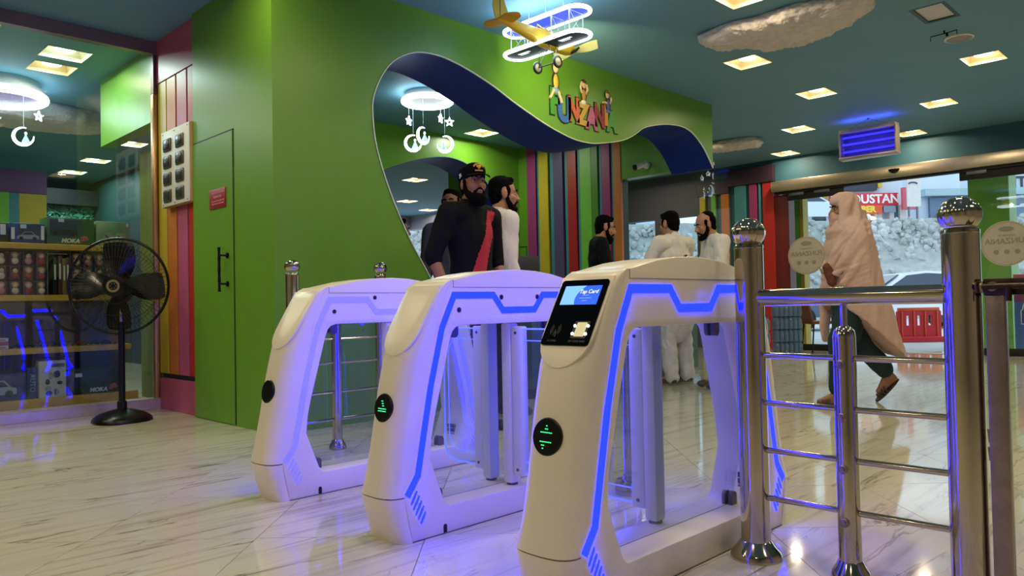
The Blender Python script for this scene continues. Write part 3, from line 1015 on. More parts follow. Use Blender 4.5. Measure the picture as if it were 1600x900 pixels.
def flap(g, ycol, s):
    """pivot column on the base with an acrylic flap reaching across the lane; s = side"""
    b = MB(); b.rbox((-0.027, ycol - 0.024, 0.102), (0.027, ycol + 0.024, 0.729), 0.010)
    col = b.build('pivot_column', m_whitepl, g)
    b = MB(); b.lathe([(0.022, 0.095), (0.022, 0.103)], 20, Matrix.Translation((0, ycol, 0))); b.build('column_foot', m_dgrey, col)
    b = MB(); b.rbox((-0.020, ycol + s * 0.026, 0.135), (0.020, ycol + s * 0.078, 0.715), 0.006); b.build('clamp_profile', m_whitepl, g)
    b = MB()
    for z in (0.16, 0.69):
        b.lathe([(0.006, 0), (0.006, 0.002)], 12, Matrix.Translation((-0.0205, ycol + s * 0.052, z)) @ Matrix.Rotation(-PI / 2, 4, 'Y'))
    b.build('clamp_screw', m_dgrey, g)
    y0, y1 = ycol + s * 0.07, ycol + s * 0.285
    z0, z1, r = 0.145, 0.705, 0.07
    loop = [(y0, z0), (y0, z1)]
    def arc(cy, cz, a0, a1):
        return [(cy + s * r * math.cos(a0 + (a1 - a0) * k / 8), cz + r * math.sin(a0 + (a1 - a0) * k / 8)) for k in range(9)]
    loop += arc(y1 - s * r, z1 - r, PI / 2, 0) + arc(y1 - s * r, z0 + r, 0, -PI / 2)
    b = MB(); b.yz(loop, -0.005, 0.005)
    fl_ = b.build('flap_panel', m_glassbarrier, g, 0)
    edge = [(0, p[0], p[1]) for p in loop[1:] + [loop[0]]]
    b = MB(); b.tube(edge, 0.0035, 6); b.build('lit_edge', mat('lit_acrylic_edge', (120, 150, 255), 0.3, emit=(0.10, 0.16, 1.0), estr=1.3, var=0), fl_)
    r2 = [(0, y0 + s * 0.004, z1 - 0.045)] + [(0, p[0] - s * 0.028, p[1] + (-0.045 if p[1] > 0.4 else 0.045)) for p in loop[2:]] + [(0, y0 + s * 0.004, z0 + 0.045)]
    b = MB(); b.tube(r2, 0.0022, 6); b.build('etched_line', mat('lit_acrylic_edge', (120, 150, 255)), fl_)

gate3 = make_gate()
gate3.location = (2.05, 1.352, 0)
gate3['label'] = 'nearest white access gate with the Tap Card screen on its face'
gate3['group'] = 'white access gates with blue strips'
gate2 = copy_tree(gate3)
gate2.location = (2.12, 2.18, 0)
gate2['label'] = 'middle white access gate with a green arrow and no screen'
gate1 = copy_tree(gate3)
gate1.location = (2.125, 3.02, 0)
gate1['label'] = 'farthest white access gate, beside the green wall, its strip barely lit'
for c in kids(gate1):
    base = c.name.split('.')[0]
    if base in ('neon_strip', 'light_slit'):
        ymin = min(v.co.y for v in c.data.vertices)
        if ymin < 0:
            me = c.data.copy(); me.materials.clear(); me.materials.append(m_neon_dim); c.data = me
            c['label'] = 'dim strip'
flap(gate3, 0.065, 1)
flap(gate2, 0.075, 1); flap(gate2, -0.045, -1)
flap(gate1, -0.065, -1)
sensors(gate2, ((-0.31, 0.785), (-0.095, 0.838 - 0.008), (0.105, 0.838 - 0.008)), -GW / 2)
sensors(gate1, ((-0.31, 0.785), (-0.095, 0.845)), -GW / 2)
# dot matrix arrows
m_led = mat('green_led', (20, 255, 130), 0.4, emit=(0.05, 1.0, 0.35), estr=1.5, var=0)
def led(g, dots):
    b = MB()
    f = lx(0.452)[1]
    for x, z in dots:
        # x: right as seen facing the gate end (image right = -y)
        dx = -math.tan(0.17) * z
        b.box((f - 0.0062 + z * 0.17, -x - 0.0012, 0.452 + z - 0.0012), (f - 0.0030 + z * 0.17, -x + 0.0012, 0.452 + z + 0.0012))
    return b.build('arrow_dots', m_led, g, 0)
led(gate3, [(-0.018 + 0.006 * k, 0.012) for k in range(7)] + [(-0.003 + 0.006 * k, 0.021) for k in range(2)] + [(0.0, 0.029)] +
    [(-0.018 + 0.006 * k, -0.012) for k in range(7)] + [(-0.012 + 0.006 * k, -0.021) for k in range(2)] + [(-0.008, -0.029)])
led(gate2, [(-0.020 + 0.0058 * k, -0.002) for k in range(8)] + [(-0.020 + 0.0058 * k, -0.010) for k in range(8)] + [(0.002, 0.008), (0.007, 0.008), (-0.002, 0.016), (0.003, 0.016), (-0.006, 0.024), (-0.001, 0.024)])
# screen unit of the nearest gate
A = Vector((-0.3875, 0, 0.878)); B = Vector((-0.533, 0, 0.634))
dr_ = (B - A).normalized(); nr_ = Vector((dr_.z, 0, -dr_.x)); nr_ = nr_ if nr_.x < 0 else -nr_
def fp(y, v, off):
    return A + dr_ * v + nr_ * off + Vector((0, y, 0))
b = MB()
def rr(y0, y1, v0, v1, r):
    out = []
    for cy, cv, a0 in ((y1 - r, v1 - r, 0), (y0 + r, v1 - r, PI / 2), (y0 + r, v0 + r, PI), (y1 - r, v0 + r, 1.5 * PI)):
        out += [(cy + r * math.cos(a0 + PI / 2 * k / 5), cv + r * math.sin(a0 + PI / 2 * k / 5)) for k in range(6)]
    return out
b.prism(rr(-0.084, 0.084, 0.018, 0.224, 0.010), lambda y, v: fp(y, v, 0.002), lambda y, v: fp(y, v, 0.0055))
scr = b.build('screen_unit', mat('gloss_black_panel', (5, 5, 7), 0.03, var=0, spec=0.2), gate3, 0)
scr['label'] = 'black glass panel with screen'
b = MB(); b.prism([(-0.066, 0.038), (0.064, 0.038), (0.064, 0.098), (-0.066, 0.098)], lambda y, v: fp(y, v, 0.005), lambda y, v: fp(y, v, 0.0062))
b.build('display', mat('display_blue', (40, 90, 245), 0.3, emit=rgb(38, 88, 248), estr=1.0, var=0), scr, 0)
loop = [(0.064, 0.038)] + [(0.012 + 0.0 - 0.030 * math.sin(PI * k / 14) ** 1.0 * 0 + (0.012 * (1 - k / 7.0) ** 2 if k < 7 else 0.0) - 0.020 + 0.018 * ((k - 8) / 6.0) ** 2 , 0.038 + 0.06 * k / 14) for k in range(15)] + [(0.064, 0.098)]
loop = [(0.064, 0.038)] + [(0.008 + 0.034 * (((k / 14.0) - 0.72) ** 2) * -1.6 + 0.008, 0.038 + 0.06 * k / 14) for k in range(15)] + [(0.064, 0.098)]
b = MB(); b.prism(loop, lambda y, v: fp(y, v, 0.0063), lambda y, v: fp(y, v, 0.0068))
b.build('display_pale', mat('display_pale', (120, 180, 255), 0.3, emit=rgb(118, 178, 255), estr=1.0, var=0), scr, 0)
FT = lambda y, v, off: frame(fp(y, v, off), (0, -1, 0), -dr_)
m_sw = mat('display_white', (255, 255, 255), 0.3, emit=(0.9, 0.95, 1.0), estr=0.95, var=0)
m_sd = mat('display_faint', (150, 175, 255), 0.3, emit=rgb(110, 145, 250), estr=1.0, var=0)
text('display_text', 'Tap Card', 0.0172, m_sw, FT(-0.026, 0.0575, 0.0066), scr, 0.0004, 0.0, shear=0.15)
for (y0, w_, v_) in ((-0.018, 0.02, 0.0675), (-0.02, 0.04, 0.0765), (-0.02, 0.016, 0.085)):
    b = MB()
    x = -w_ / 2
    while x < w_ / 2:
        b.prism([(y0 - x, v_), (y0 - x - 0.0035, v_), (y0 - x - 0.0035, v_ + 0.0022), (y0 - x, v_ + 0.0022)], lambda y, v: fp(y, v, 0.0064), lambda y, v: fp(y, v, 0.0067))
        x += 0.0046
    b.build('display_small_print', m_sd, scr, 0)
m_pl = mat('panel_print', (92, 90, 96), 0.5)
b = MB()
for s_ in (-1, 1):
    for r_ in (0.012, 0.017, 0.022):
        pts = [fp(0.045 - s_ * r_ * math.cos(a) * 0.8, 0.176 + r_ * math.sin(a), 0.0058) for a in (-0.8, -0.4, 0, 0.4, 0.8)]
        b.tube(pts, 0.0005, 4)
b.tube([fp(0.045, 0.176, 0.0058), fp(0.046, 0.186, 0.0058), fp(0.049, 0.195, 0.0058)], 0.0012, 4)
b.tube([fp(0.043, 0.183, 0.0058), fp(0.040, 0.188, 0.0058), fp(0.041, 0.199, 0.0058)], 0.0012, 4)
b.build('card_symbol', m_pl, scr)
text('panel_text', 'IC CARD', 0.008, m_pl, FT(0.046, 0.211, 0.0057), scr, 0.0003)
text('panel_text', 'QR CODE AREA', 0.008, m_pl, FT(-0.042, 0.211, 0.0057), scr, 0.0003)
b = MB(); b.prism(rr(-0.068, -0.016, 0.150, 0.202, 0.003), lambda y, v: fp(y, v, 0.005), lambda y, v: fp(y, v, 0.0058))
rd = b.build('reader_window', mat('reader_dark', (32, 30, 28), 0.3), scr, 0)
b = MB(); b.prism(rr(-0.060, -0.026, 0.154, 0.197, 0.003), lambda y, v: fp(y, v, 0.0058), lambda y, v: fp(y, v, 0.0066))
b.build('reader_glass', mat('reader_pale', (215, 205, 170), 0.3, emit=rgb(205, 195, 150), estr=0.55, var=0), scr, 0)
for y in (-0.020, -0.0655):
    for v in (0.165, 0.189):
        b = MB(); b.ell(fp(y, v, 0.0062), (0.0042, 0.0042, 0.0042), seg=10, rg=6)
        b.build('reader_led', mat('white_led', (255, 255, 255), 0.3, emit=(1, 0.97, 0.9), estr=7.0, var=0), scr)

# ================================================================== STEEL RAILING
def ball_cap(b, x, y, z, r):
    b.lathe([(r * 0.95, z - 0.004), (r * 1.02, z), (r * 1.0, z + 0.008), (r * 0.86, z + 0.014)], 28, Matrix.Translation((x, y, 0)))
    R_ = r * 1.16
    prof = [(R_ * math.cos(a), z + 0.048 + R_ * 0.9 * math.sin(a)) for a in [(-0.75 + (PI / 2 + 0.75) * k / 14) for k in range(15)]]
    # fluted dome
    rings = []
    for rad, zz in prof:
        rings.append([(x + rad * (1 + 0.022 * math.cos(12 * 2 * PI * k / 72)) * math.cos(2 * PI * k / 72), y + rad * (1 + 0.022 * math.cos(12 * 2 * PI * k / 72)) * math.sin(2 * PI * k / 72), zz) for k in range(72)])
    b.rings(rings)
def flange(b, x, y, r):
    b.lathe([(r * 1.75, 0.0), (r * 1.75, 0.012), (r * 1.6, 0.026), (r * 1.25, 0.042), (r * 1.12, 0.052), (r * 1.02, 0.056)], 32, Matrix.Translation((x, y, 0)))
XR = 2.21
rail = thing('steel_railing', 'polished steel railing with ball topped posts in front of the nearest gate', 'railing', (XR, 0.86, 0))
PR = 0.0445
for y, nm in ((1.155, 'post'), (0.565, 'post')):
    yy = y - 0.86
    b = MB(); b.lathe([(PR, 0.03), (PR, 0.965)], 36, Matrix.Translation((0, yy, 0)))
    p = b.build(nm, m_chrome, rail)
    b = MB(); ball_cap(b, 0, yy, 0.962, PR); b.build('ball_cap', m_chrome, p)
    b = MB(); flange(b, 0, yy, PR); b.build('floor_flange', m_chrome, p)
b = MB(); b.lathe([(0.031, 0.03), (0.031, 0.690), (0.028, 0.708), (0.019, 0.718), (0.008, 0.721)], 28, Matrix.Translation((0, 0.008, 0)))
p = b.build('middle_post', m_chrome, rail)
b = MB(); b.tube([(0, 0.008, 0.715), (0, 0.008, 0.79)], 0.0095, 12); b.build('spacer_rod', m_chrome, p)
b = MB(); flange(b, 0, 0.008, 0.031); b.build('floor_flange', m_chrome, p)
for z in (0.613, 0.463, 0.317, 0.168):
    b = MB(); b.lathe([(0.013, 0), (0.013, 0.006), (0.010, 0.009), (0.006, 0.009), (0.006, 0.013), (0.0, 0.014)], 16, Matrix.Translation((-0.030, 0.008, z)) @ Matrix.Rotation(-PI / 2, 4, 'Y')); b.build('bolt_head', m_steel2, p)
b = MB(); b.tube([(0, 0.295, 0.806), (0, -0.295, 0.806)], 0.026, 22); b.build('hand_rail', m_chrome, rail)
for z in (0.629, 0.483, 0.338, 0.192):
    b = MB(); b.tube([(0, 0.29, z), (0, -0.29, z)], 0.009, 14); b.build('thin_rail', m_chrome, rail)
# gate leaf at the right edge: square tube frame, top box rail with bolt
gl_ = thing('steel_swing_gate', 'scuffed steel swing gate with a sliding bolt right of the tall post', 'gate', (XR, 0.2, 0))
b = MB(); b.rbox((-0.018, 0.268, 0.05), (0.018, 0.310, 0.80), 0.003); b.build('upright', m_steel2, gl_)
b = MB(); b.rbox((-0.020, -0.30, 0.80), (0.020, 0.312, 0.842), 0.003); b.build('top_rail', m_steel3, gl_)
b = MB(); b.rbox((-0.018, -0.30, 0.05), (0.018, 0.268, 0.085), 0.003); b.build('bottom_rail', m_steel2, gl_)
b = MB(); b.tube([(-0.032, 0.312, 0.822), (-0.032, 0.16, 0.822)], 0.0075, 12)
b.tube([(-0.032, 0.255, 0.822), (-0.037, 0.255, 0.785)], 0.0075, 10)
b.build('sliding_bolt', m_steel3, gl_)
b = MB()
for y in (0.29, 0.20):
    b.tube([(-0.020, y, 0.822), (-0.034, y, 0.822)], 0.012, 12)
b.build('bolt_guide', m_steel2, gl_)
b = MB()
for y, z in ((0.306, 0.45), (0.306, 0.405)):
    b.tube([(0, y, z), (-0.004, y + 0.008, z + 0.012), (0.0, y + 0.006, z - 0.02), (0, y, z - 0.01)], 0.004, 6)
b.build('chain_link', m_steel2, gl_)
b = MB(); b.lathe([(0.016, 0), (0.016, 0.006), (0.010, 0.010)], 16, Matrix.Translation((-0.012, 0.312, 0.822)) @ Matrix.Rotation(-PI / 2, 4, 'X'))
b.build('bolt_eye', m_steel2, gl_)

# far railing between the far gate and the green wall
fr_ = thing('steel_railing', 'polished steel railing standing between the farthest gate and the green wall', 'railing', (2.36, 3.80, 0))
def fpost(x, y, h, r=0.036, top=True):
    b = MB(); b.lathe([(r, 0.03), (r, h)], 28, Matrix.Translation((x, y, 0))); p = b.build('post', m_chrome, fr_)
    b = MB(); flange(b, x, y, r); b.build('floor_flange', m_chrome, p)
    if top:
        b = MB(); ball_cap(b, x, y, h, r); b.build('ball_cap', m_chrome, p)
    else:
        b = MB(); b.lathe([(r, h), (r * 0.8, h + 0.02), (0.003, h + 0.026)], 24, Matrix.Translation((x, y, 0))); b.build('post_cap', m_chrome, p)
fpost(-0.27, -0.02, 0.985); fpost(0.31, -0.02, 0.985); fpost(0.0, -0.02, 0.70, 0.028, False)
b = MB(); b.tube([(-0.27, -0.02, 0.80), (0.31, -0.02, 0.80)], 0.024, 16); b.build('hand_rail', m_chrome, fr_)
for z in (0.625, 0.49, 0.325, 0.17):
    b = MB(); b.tube([(-0.27, -0.02, z), (0.31, -0.02, z)], 0.008, 10); b.build('thin_rail', m_chrome, fr_)
# steel post behind the opening of the nearest gate
t = thing('steel_post', 'short polished steel post with a wide round foot seen through the nearest gate', 'post', (2.62, 1.92, 0))
b = MB(); b.lathe([(0.036, 0.05), (0.036, 0.70), (0.03, 0.72), (0.005, 0.725)], 28); b.build('shaft', m_chrome, t)
b = MB(); b.lathe([(0.075, 0.0), (0.075, 0.045), (0.07, 0.055), (0.045, 0.06), (0.04, 0.075)], 32); b.build('foot', m_chrome, t)
# ================================================================== PEDESTAL FAN
fan = thing('pedestal_fan', 'black pedestal fan with a round wire cage in front of the toy shop glass', 'fan', (1.94, 6.03, 0))
b = MB()
rings = []
for s_, z in ((1.0, 0.0), (1.0, 0.012), (0.95, 0.03), (0.75, 0.055), (0.45, 0.075), (0.2, 0.088)):
    ring = []
    for k in range(36):
        a = 2 * PI * k / 36
        # oblong foot, long side along the shop front
        ring.append((0.215 * s_ * math.copysign(abs(math.cos(a)) ** 0.8, math.cos(a)) * 0.707 * 1.35 + 0.03 * s_ * math.sin(a), 0.25 * s_ * math.copysign(abs(math.sin(a)) ** 0.8, math.sin(a)) * 0.9, z))
    rings.append(ring)
b.rings(rings)
b.build('base', m_black, fan)
b = MB(); b.lathe([(0.034, 0.08), (0.034, 0.14), (0.030, 0.145), (0.0225, 0.15), (0.0225, 0.70), (0.026, 0.70), (0.026, 0.73)], 20)
b.build('pole', m_black, fan)
b = MB(); b.lathe([(0.016, 0.73), (0.016, 0.80), (0.0135, 0.80), (0.0135, 0.88)], 18)
b.build('inner_tube', m_chrome, fan)
FD = Vector((-0.62, -0.785, -0.02)).normalized()      # direction the fan blows
fx = Vector((0, 0, 1)).cross(FD).normalized(); fz = FD.cross(fx)
HUB = Vector((-0.012, 0.012, 0.995))
def fm(a, r, d):
    return HUB + fx * (r * math.cos(a)) + fz * (r * math.sin(a)) + FD * d
RF = 0.352
MF = Matrix.Identity(4)
for i in range(3):
    MF[i][0], MF[i][1], MF[i][2], MF[i][3] = fx[i], fz[i], FD[i], HUB[i]
b = MB(); b.lathe([(0.03, -0.22), (0.075, -0.20), (0.09, -0.15), (0.09, -0.06), (0.06, -0.045)], 24, MF)
b.tube([HUB + FD * -0.13 + Vector((0, 0, -0.07)), Vector((0, 0, 0.86))], [0.045, 0.024], 16)
b.build('motor', m_black, fan)
b = MB(); b.lathe([(0.075, -0.03), (0.078, 0.02), (0.06, 0.045), (0.02, 0.055)], 28, MF)
b.build('blade_hub', m_black, fan)
for k in range(4):
    a0 = PI / 2 + 0.0 + k * PI / 2 - 0.10
    b = MB()
    n = 10
    up, dn = [], []
    for j in range(n + 1):
        r = 0.06 + (RF - 0.085) * j / n
        wdt = 0.045 + 0.135 * math.sin(min(1.0, (j / n) * 1.15 + 0.10) * PI * 0.62) * (1 if j < n else 0.8)
        row = []
        for i in range(7):
            t = i / 6 - 0.5
            an = a0 + math.atan2(t * 2 * wdt * 0.62, r) + 0.10 * (j / n)
            rr_ = r
            row.append(fm(an, rr_, 0.0 + t * 0.10 * (1 - 0.4 * j / n) + 0.01 * math.cos(t * PI)))
        up.append(row); dn.append([p - FD * 0.004 for p in row])
    rings = [u_ + list(reversed(d_)) for u_, d_ in zip(up, dn)]
    b.rings(rings)
    b.build('blade', mat('translucent_dark_blade', (9, 9, 14), 0.22, var=0), fan, 40)
b = MB()
ring = [fm(2 * PI * k / 64, RF, 0.0) for k in range(64)]
b.tube(ring, 0.0105, 8, closed=True)
b.build('cage_rim', m_black, fan)
b = MB()
for k in range(72):
    a = 2 * PI * k / 72
    pts = [fm(a + 0.10 * math.sin(t * PI / 2), 0.075 + (RF - 0.075) * t, 0.095 * math.cos(t * PI / 2) ** 0.7 + 0.0) for t in (0, 0.25, 0.5, 0.75, 0.92, 1.0)]
    b.tube(pts, 0.0013, 4, cap=False)
for rr_ in (0.13, 0.215, 0.30):
    t = (rr_ - 0.075) / (RF - 0.075)
    b.tube([fm(2 * PI * k / 48, rr_, 0.095 * math.cos(t * PI / 2) ** 0.7 + 0.002) for k in range(48)], 0.0018, 4, closed=True)
o = b.build('front_cage', m_matblack, fan)
o['kind'] = 'stuff'
b = MB()
for k in range(60):
    a = 2 * PI * k / 60
    b.tube([fm(a, 0.085, -0.10), fm(a, 0.25, -0.085), fm(a, RF, 0.0)], 0.0013, 4, cap=False)
for rr_ in (0.16, 0.25):
    b.tube([fm(2 * PI * k / 48, rr_, -0.088) for k in range(48)], 0.0018, 4, closed=True)
o = b.build('rear_cage', m_matblack, fan)
o['kind'] = 'stuff'
b = MB(); b.lathe([(0.078, 0.088), (0.078, 0.098), (0.05, 0.104), (0.012, 0.106)], 28, MF)
cb = b.build('centre_badge', m_black, fan)
b = MB(); b.lathe([(0.047, 0.104), (0.047, 0.109), (0.030, 0.109), (0.030, 0.104)], 28, MF, cap=False)
b.build('chrome_ring', m_chrome, cb)
b = MB()
for k in range(6):
    b.ell(fm(k * PI / 3, 0.018, 0.108), (0.005, 0.005, 0.005), seg=8, rg=5)
o = b.build('badge_star', m_grey, cb)
o['kind'] = 'stuff'

# ================================================================== HANGING BIPLANE LAMP
PX, PY = 4.155, 3.74
pl = thing('biplane_lamp', 'yellow toy biplane lamp with white neon wings hung before the green arch', 'hanging lamp', (PX, PY, 2.71))
m_py = mat('biplane_yellow', (238, 200, 40), 0.35, var=0.05)
m_pyd = mat('biplane_amber', (215, 155, 30), 0.4, var=0.06)
m_strut = mat('white_strut', (215, 230, 235), 0.4)
def stadium(hx, hy, n=10):
    pts = []
    for k in range(n + 1):
        a = PI * k / n
        pts.append((hx * math.cos(a), hy - hx + hx * math.sin(a)))
    for k in range(n + 1):
        a = PI + PI * k / n
        pts.append((hx * math.cos(a), -(hy - hx) + hx * math.sin(a)))
    return pts
def wing(z, m, nm):
    st = stadium(0.10, 0.385)
    b = MB(); b.xy(st, z - 0.004, z + 0.004)
    w = b.build(nm, m, pl, 0)
    b = MB(); b.tube([(p[0] * 1.06, p[1] * 1.015, z) for p in st], 0.0145, 10, closed=True)
    b.build('neon_tube', m_neonwhite, w)
    return w
wl = wing(0.0, mat('wing_dark', (20, 38, 58), 0.4), 'lower_wing')
wu = wing(0.175, mat('wing_blue_lit', (40, 70, 230), 0.4, emit=rgb(40, 70, 235), estr=0.55, var=0), 'upper_wing')
# white handwriting-like strokes on the lower wing (illegible in the photograph)
for yc in (0.20, -0.21):
    b = MB()
    for k in range(7):
        y_ = yc + 0.06 - k * 0.017
        hgt = 0.030 if k < 5 else 0.014
        b.tube([(-0.028, y_ + 0.006, -0.0052), (-0.028 + hgt * 1.4, y_ - 0.004, -0.0052)], 0.0035, 5)
        if k < 6:
            b.tube([(-0.024, y_ + 0.004, -0.0052), (-0.012, y_ - 0.012, -0.0052)], 0.003, 5)
    o = b.build('white_script', mat('white_script', (250, 252, 255), 0.4, emit=(0.85, 0.95, 1), estr=0.7, var=0), wl)
    o['kind'] = 'stuff'
b = MB()
for y in (-0.29, -0.12, 0.12, 0.29):
    for x in (-0.075, 0.075):
        b.tube([(x, y, 0), (x, y, 0.175)], 0.0045, 6)
    b.tube([(-0.075, y, 0.0), (0.075, y, 0.175)], 0.0022, 5); b.tube([(0.075, y, 0.0), (-0.075, y, 0.175)], 0.0022, 5)
    b.tube([(-0.075, y, 0.172), (0.075, y, 0.172)], 0.0035, 5)
o = b.build('wing_struts', m_strut, pl); o['kind'] = 'stuff'
# fuselage: tail at -x, nose at +x
b = MB()
def fus(x, ry, rz, zc):
    return [(x, ry * math.copysign(abs(math.cos(2 * PI * k / 20)) ** 0.75, math.cos(2 * PI * k / 20)), zc + rz * math.copysign(abs(math.sin(2 * PI * k / 20)) ** 0.75, math.sin(2 * PI * k / 20))) for k in range(20)]
b.rings([fus(-0.50, 0.006, 0.016, 0.085), fus(-0.44, 0.020, 0.024, 0.08), fus(-0.30, 0.034, 0.038, 0.065), fus(-0.16, 0.046, 0.052, 0.052), fus(-0.02, 0.054, 0.060, 0.045),
         fus(0.12, 0.054, 0.060, 0.04), fus(0.24, 0.050, 0.054, 0.035), fus(0.29, 0.035, 0.038, 0.033)])
b.build('fuselage', m_py, pl, 40)
b = MB()
b.ell((-0.03, 0, 0.105), (0.05, 0.032, 0.02)); b.tube([(-0.07, -0.035, 0.10), (-0.09, 0, 0.135), (-0.07, 0.035, 0.10)], 0.006, 8); b.ell((0.07, 0, 0.105), (0.03, 0.03, 0.014))
b.build('cockpit', mat('cockpit_cream', (235, 215, 120), 0.4), pl)
b = MB()
b.xz([(-0.52, 0.075), (-0.545, 0.16), (-0.53, 0.235), (-0.485, 0.262), (-0.44, 0.235), (-0.405, 0.16), (-0.37, 0.10)], -0.004, 0.004)
rd = b.build('rudder', m_py, pl, 0, bevel=0.001)
b = MB(); b.tube([(-0.475, 0.0, 0.075), (-0.475, 0, 0.262)], 0.006, 6); b.build('rudder_hinge', mat('dark_brown', (70, 45, 15), 0.5), rd)
b = MB()
st = [(-0.50, 0.02), (-0.515, 0.10), (-0.47, 0.165), (-0.41, 0.14), (-0.375, 0.04), (-0.375, -0.04), (-0.41, -0.14), (-0.47, -0.165), (-0.515, -0.10), (-0.50, -0.02)]
b.xy(catmull(st + [st[0]], 4)[:-1], 0.073, 0.083)
b.build('tailplane', m_pyd, pl, 0)
b = MB(); b.lathe([(0.030, 0.0), (0.034, 0.02), (0.012, 0.055)], 18, Matrix.Translation((0.285, 0, 0.033)) @ Matrix.Rotation(PI / 2, 4, 'Y'))
b.build('nose_cone', mat('pale_yellow_nose', (235, 215, 90), 0.35), pl)
b = MB()
for s in (-1, 1):
    q = []
    for k in range(9):
        t = k / 8
        q.append((0.315 + 0.01 * t, s * (0.012 + 0.205 * t), 0.033 + (0.018 + 0.017 * math.sin(t * PI * 0.7)) ))
    q2 = [(x + 0.012, y, 0.033 - (zz - 0.033)) for x, y, zz in q]
    b.rings([[p, (p[0] + 0.004, p[1], p[2]), (r[0] + 0.004, r[1], r[2]), r] for p, r in zip(q, q2)])
b.build('propeller', mat('propeller_yellow', (245, 225, 120), 0.4), pl, 20)
b = MB(); b.tube([(0.24, -0.03, -0.005), (0.27, -0.055, 0.01), (0.29, -0.075, 0.035)], [0.016, 0.012, 0.008], 8); b.build('exhaust', m_matblack, pl)
b = MB()
for y in (-0.085, 0.085):
    b.tube([(-0.03, y * 0.5, 0.0), (0.01, y, -0.14)], 0.003, 5); b.tube([(0.06, y * 0.5, 0.0), (0.01, y, -0.14)], 0.003, 5)
b.tube([(0.01, -0.10, -0.14), (0.01, 0.10, -0.14)], 0.0045, 6)
o = b.build('landing_gear', m_matblack, pl); o['kind'] = 'stuff'
for y in (-0.10, 0.10):
    Mw = Matrix.Translation((0.01, y, -0.14)) @ Matrix.Rotation(PI / 2, 4, 'X')
    b = MB(); b.lathe([(0.034, -0.010), (0.044, -0.008), (0.047, 0.0), (0.044, 0.008), (0.034, 0.010)], 24, Mw, cap=False)
    wh = b.build('wheel', m_matblack, pl)
    b = MB(); b.lathe([(0.030, -0.006), (0.012, -0.010), (0.004, -0.012)], 20, Mw); b.lathe([(0.004, 0.012), (0.012, 0.010), (0.030, 0.006)], 20, Mw)
    b.build('wheel_disc', mat('wheel_cream', (150, 135, 95), 0.4), wh)
b = MB()
for p in ((0.0, 0.0, 0.175), (0.02, 0.19, 0.175), (-0.46, 0.0, 0.2), (-0.02, -0.19, 0.175)):
    b.tube([p, (p[0], p[1], ZC - 2.711)], 0.0014, 5)
o = b.build('suspension_wires', m_strut, pl); o['kind'] = 'stuff'
# the neon's own light
for z in (-0.03, 0.205):
    light_area('neon_light', (0, 0, z), 0.16, 4.5 if z < 0 else 3.0, (0.75, 0.92, 1.0), pl, 'RECTANGLE', PI, (0 if z < 0 else PI, 0, 0), 0.7)
nl = light_area('nose_lamp', (0.36, 0.06, -0.02), 0.05, 6.0, (1.0, 0.92, 0.45), pl, 'DISK', 2.4)
nl.rotation_euler = (Vector((5.20, 4.504, 2.80)) - Vector((PX + 0.36, PY + 0.06, 2.69))).to_track_quat('-Z', 'Y').to_euler()

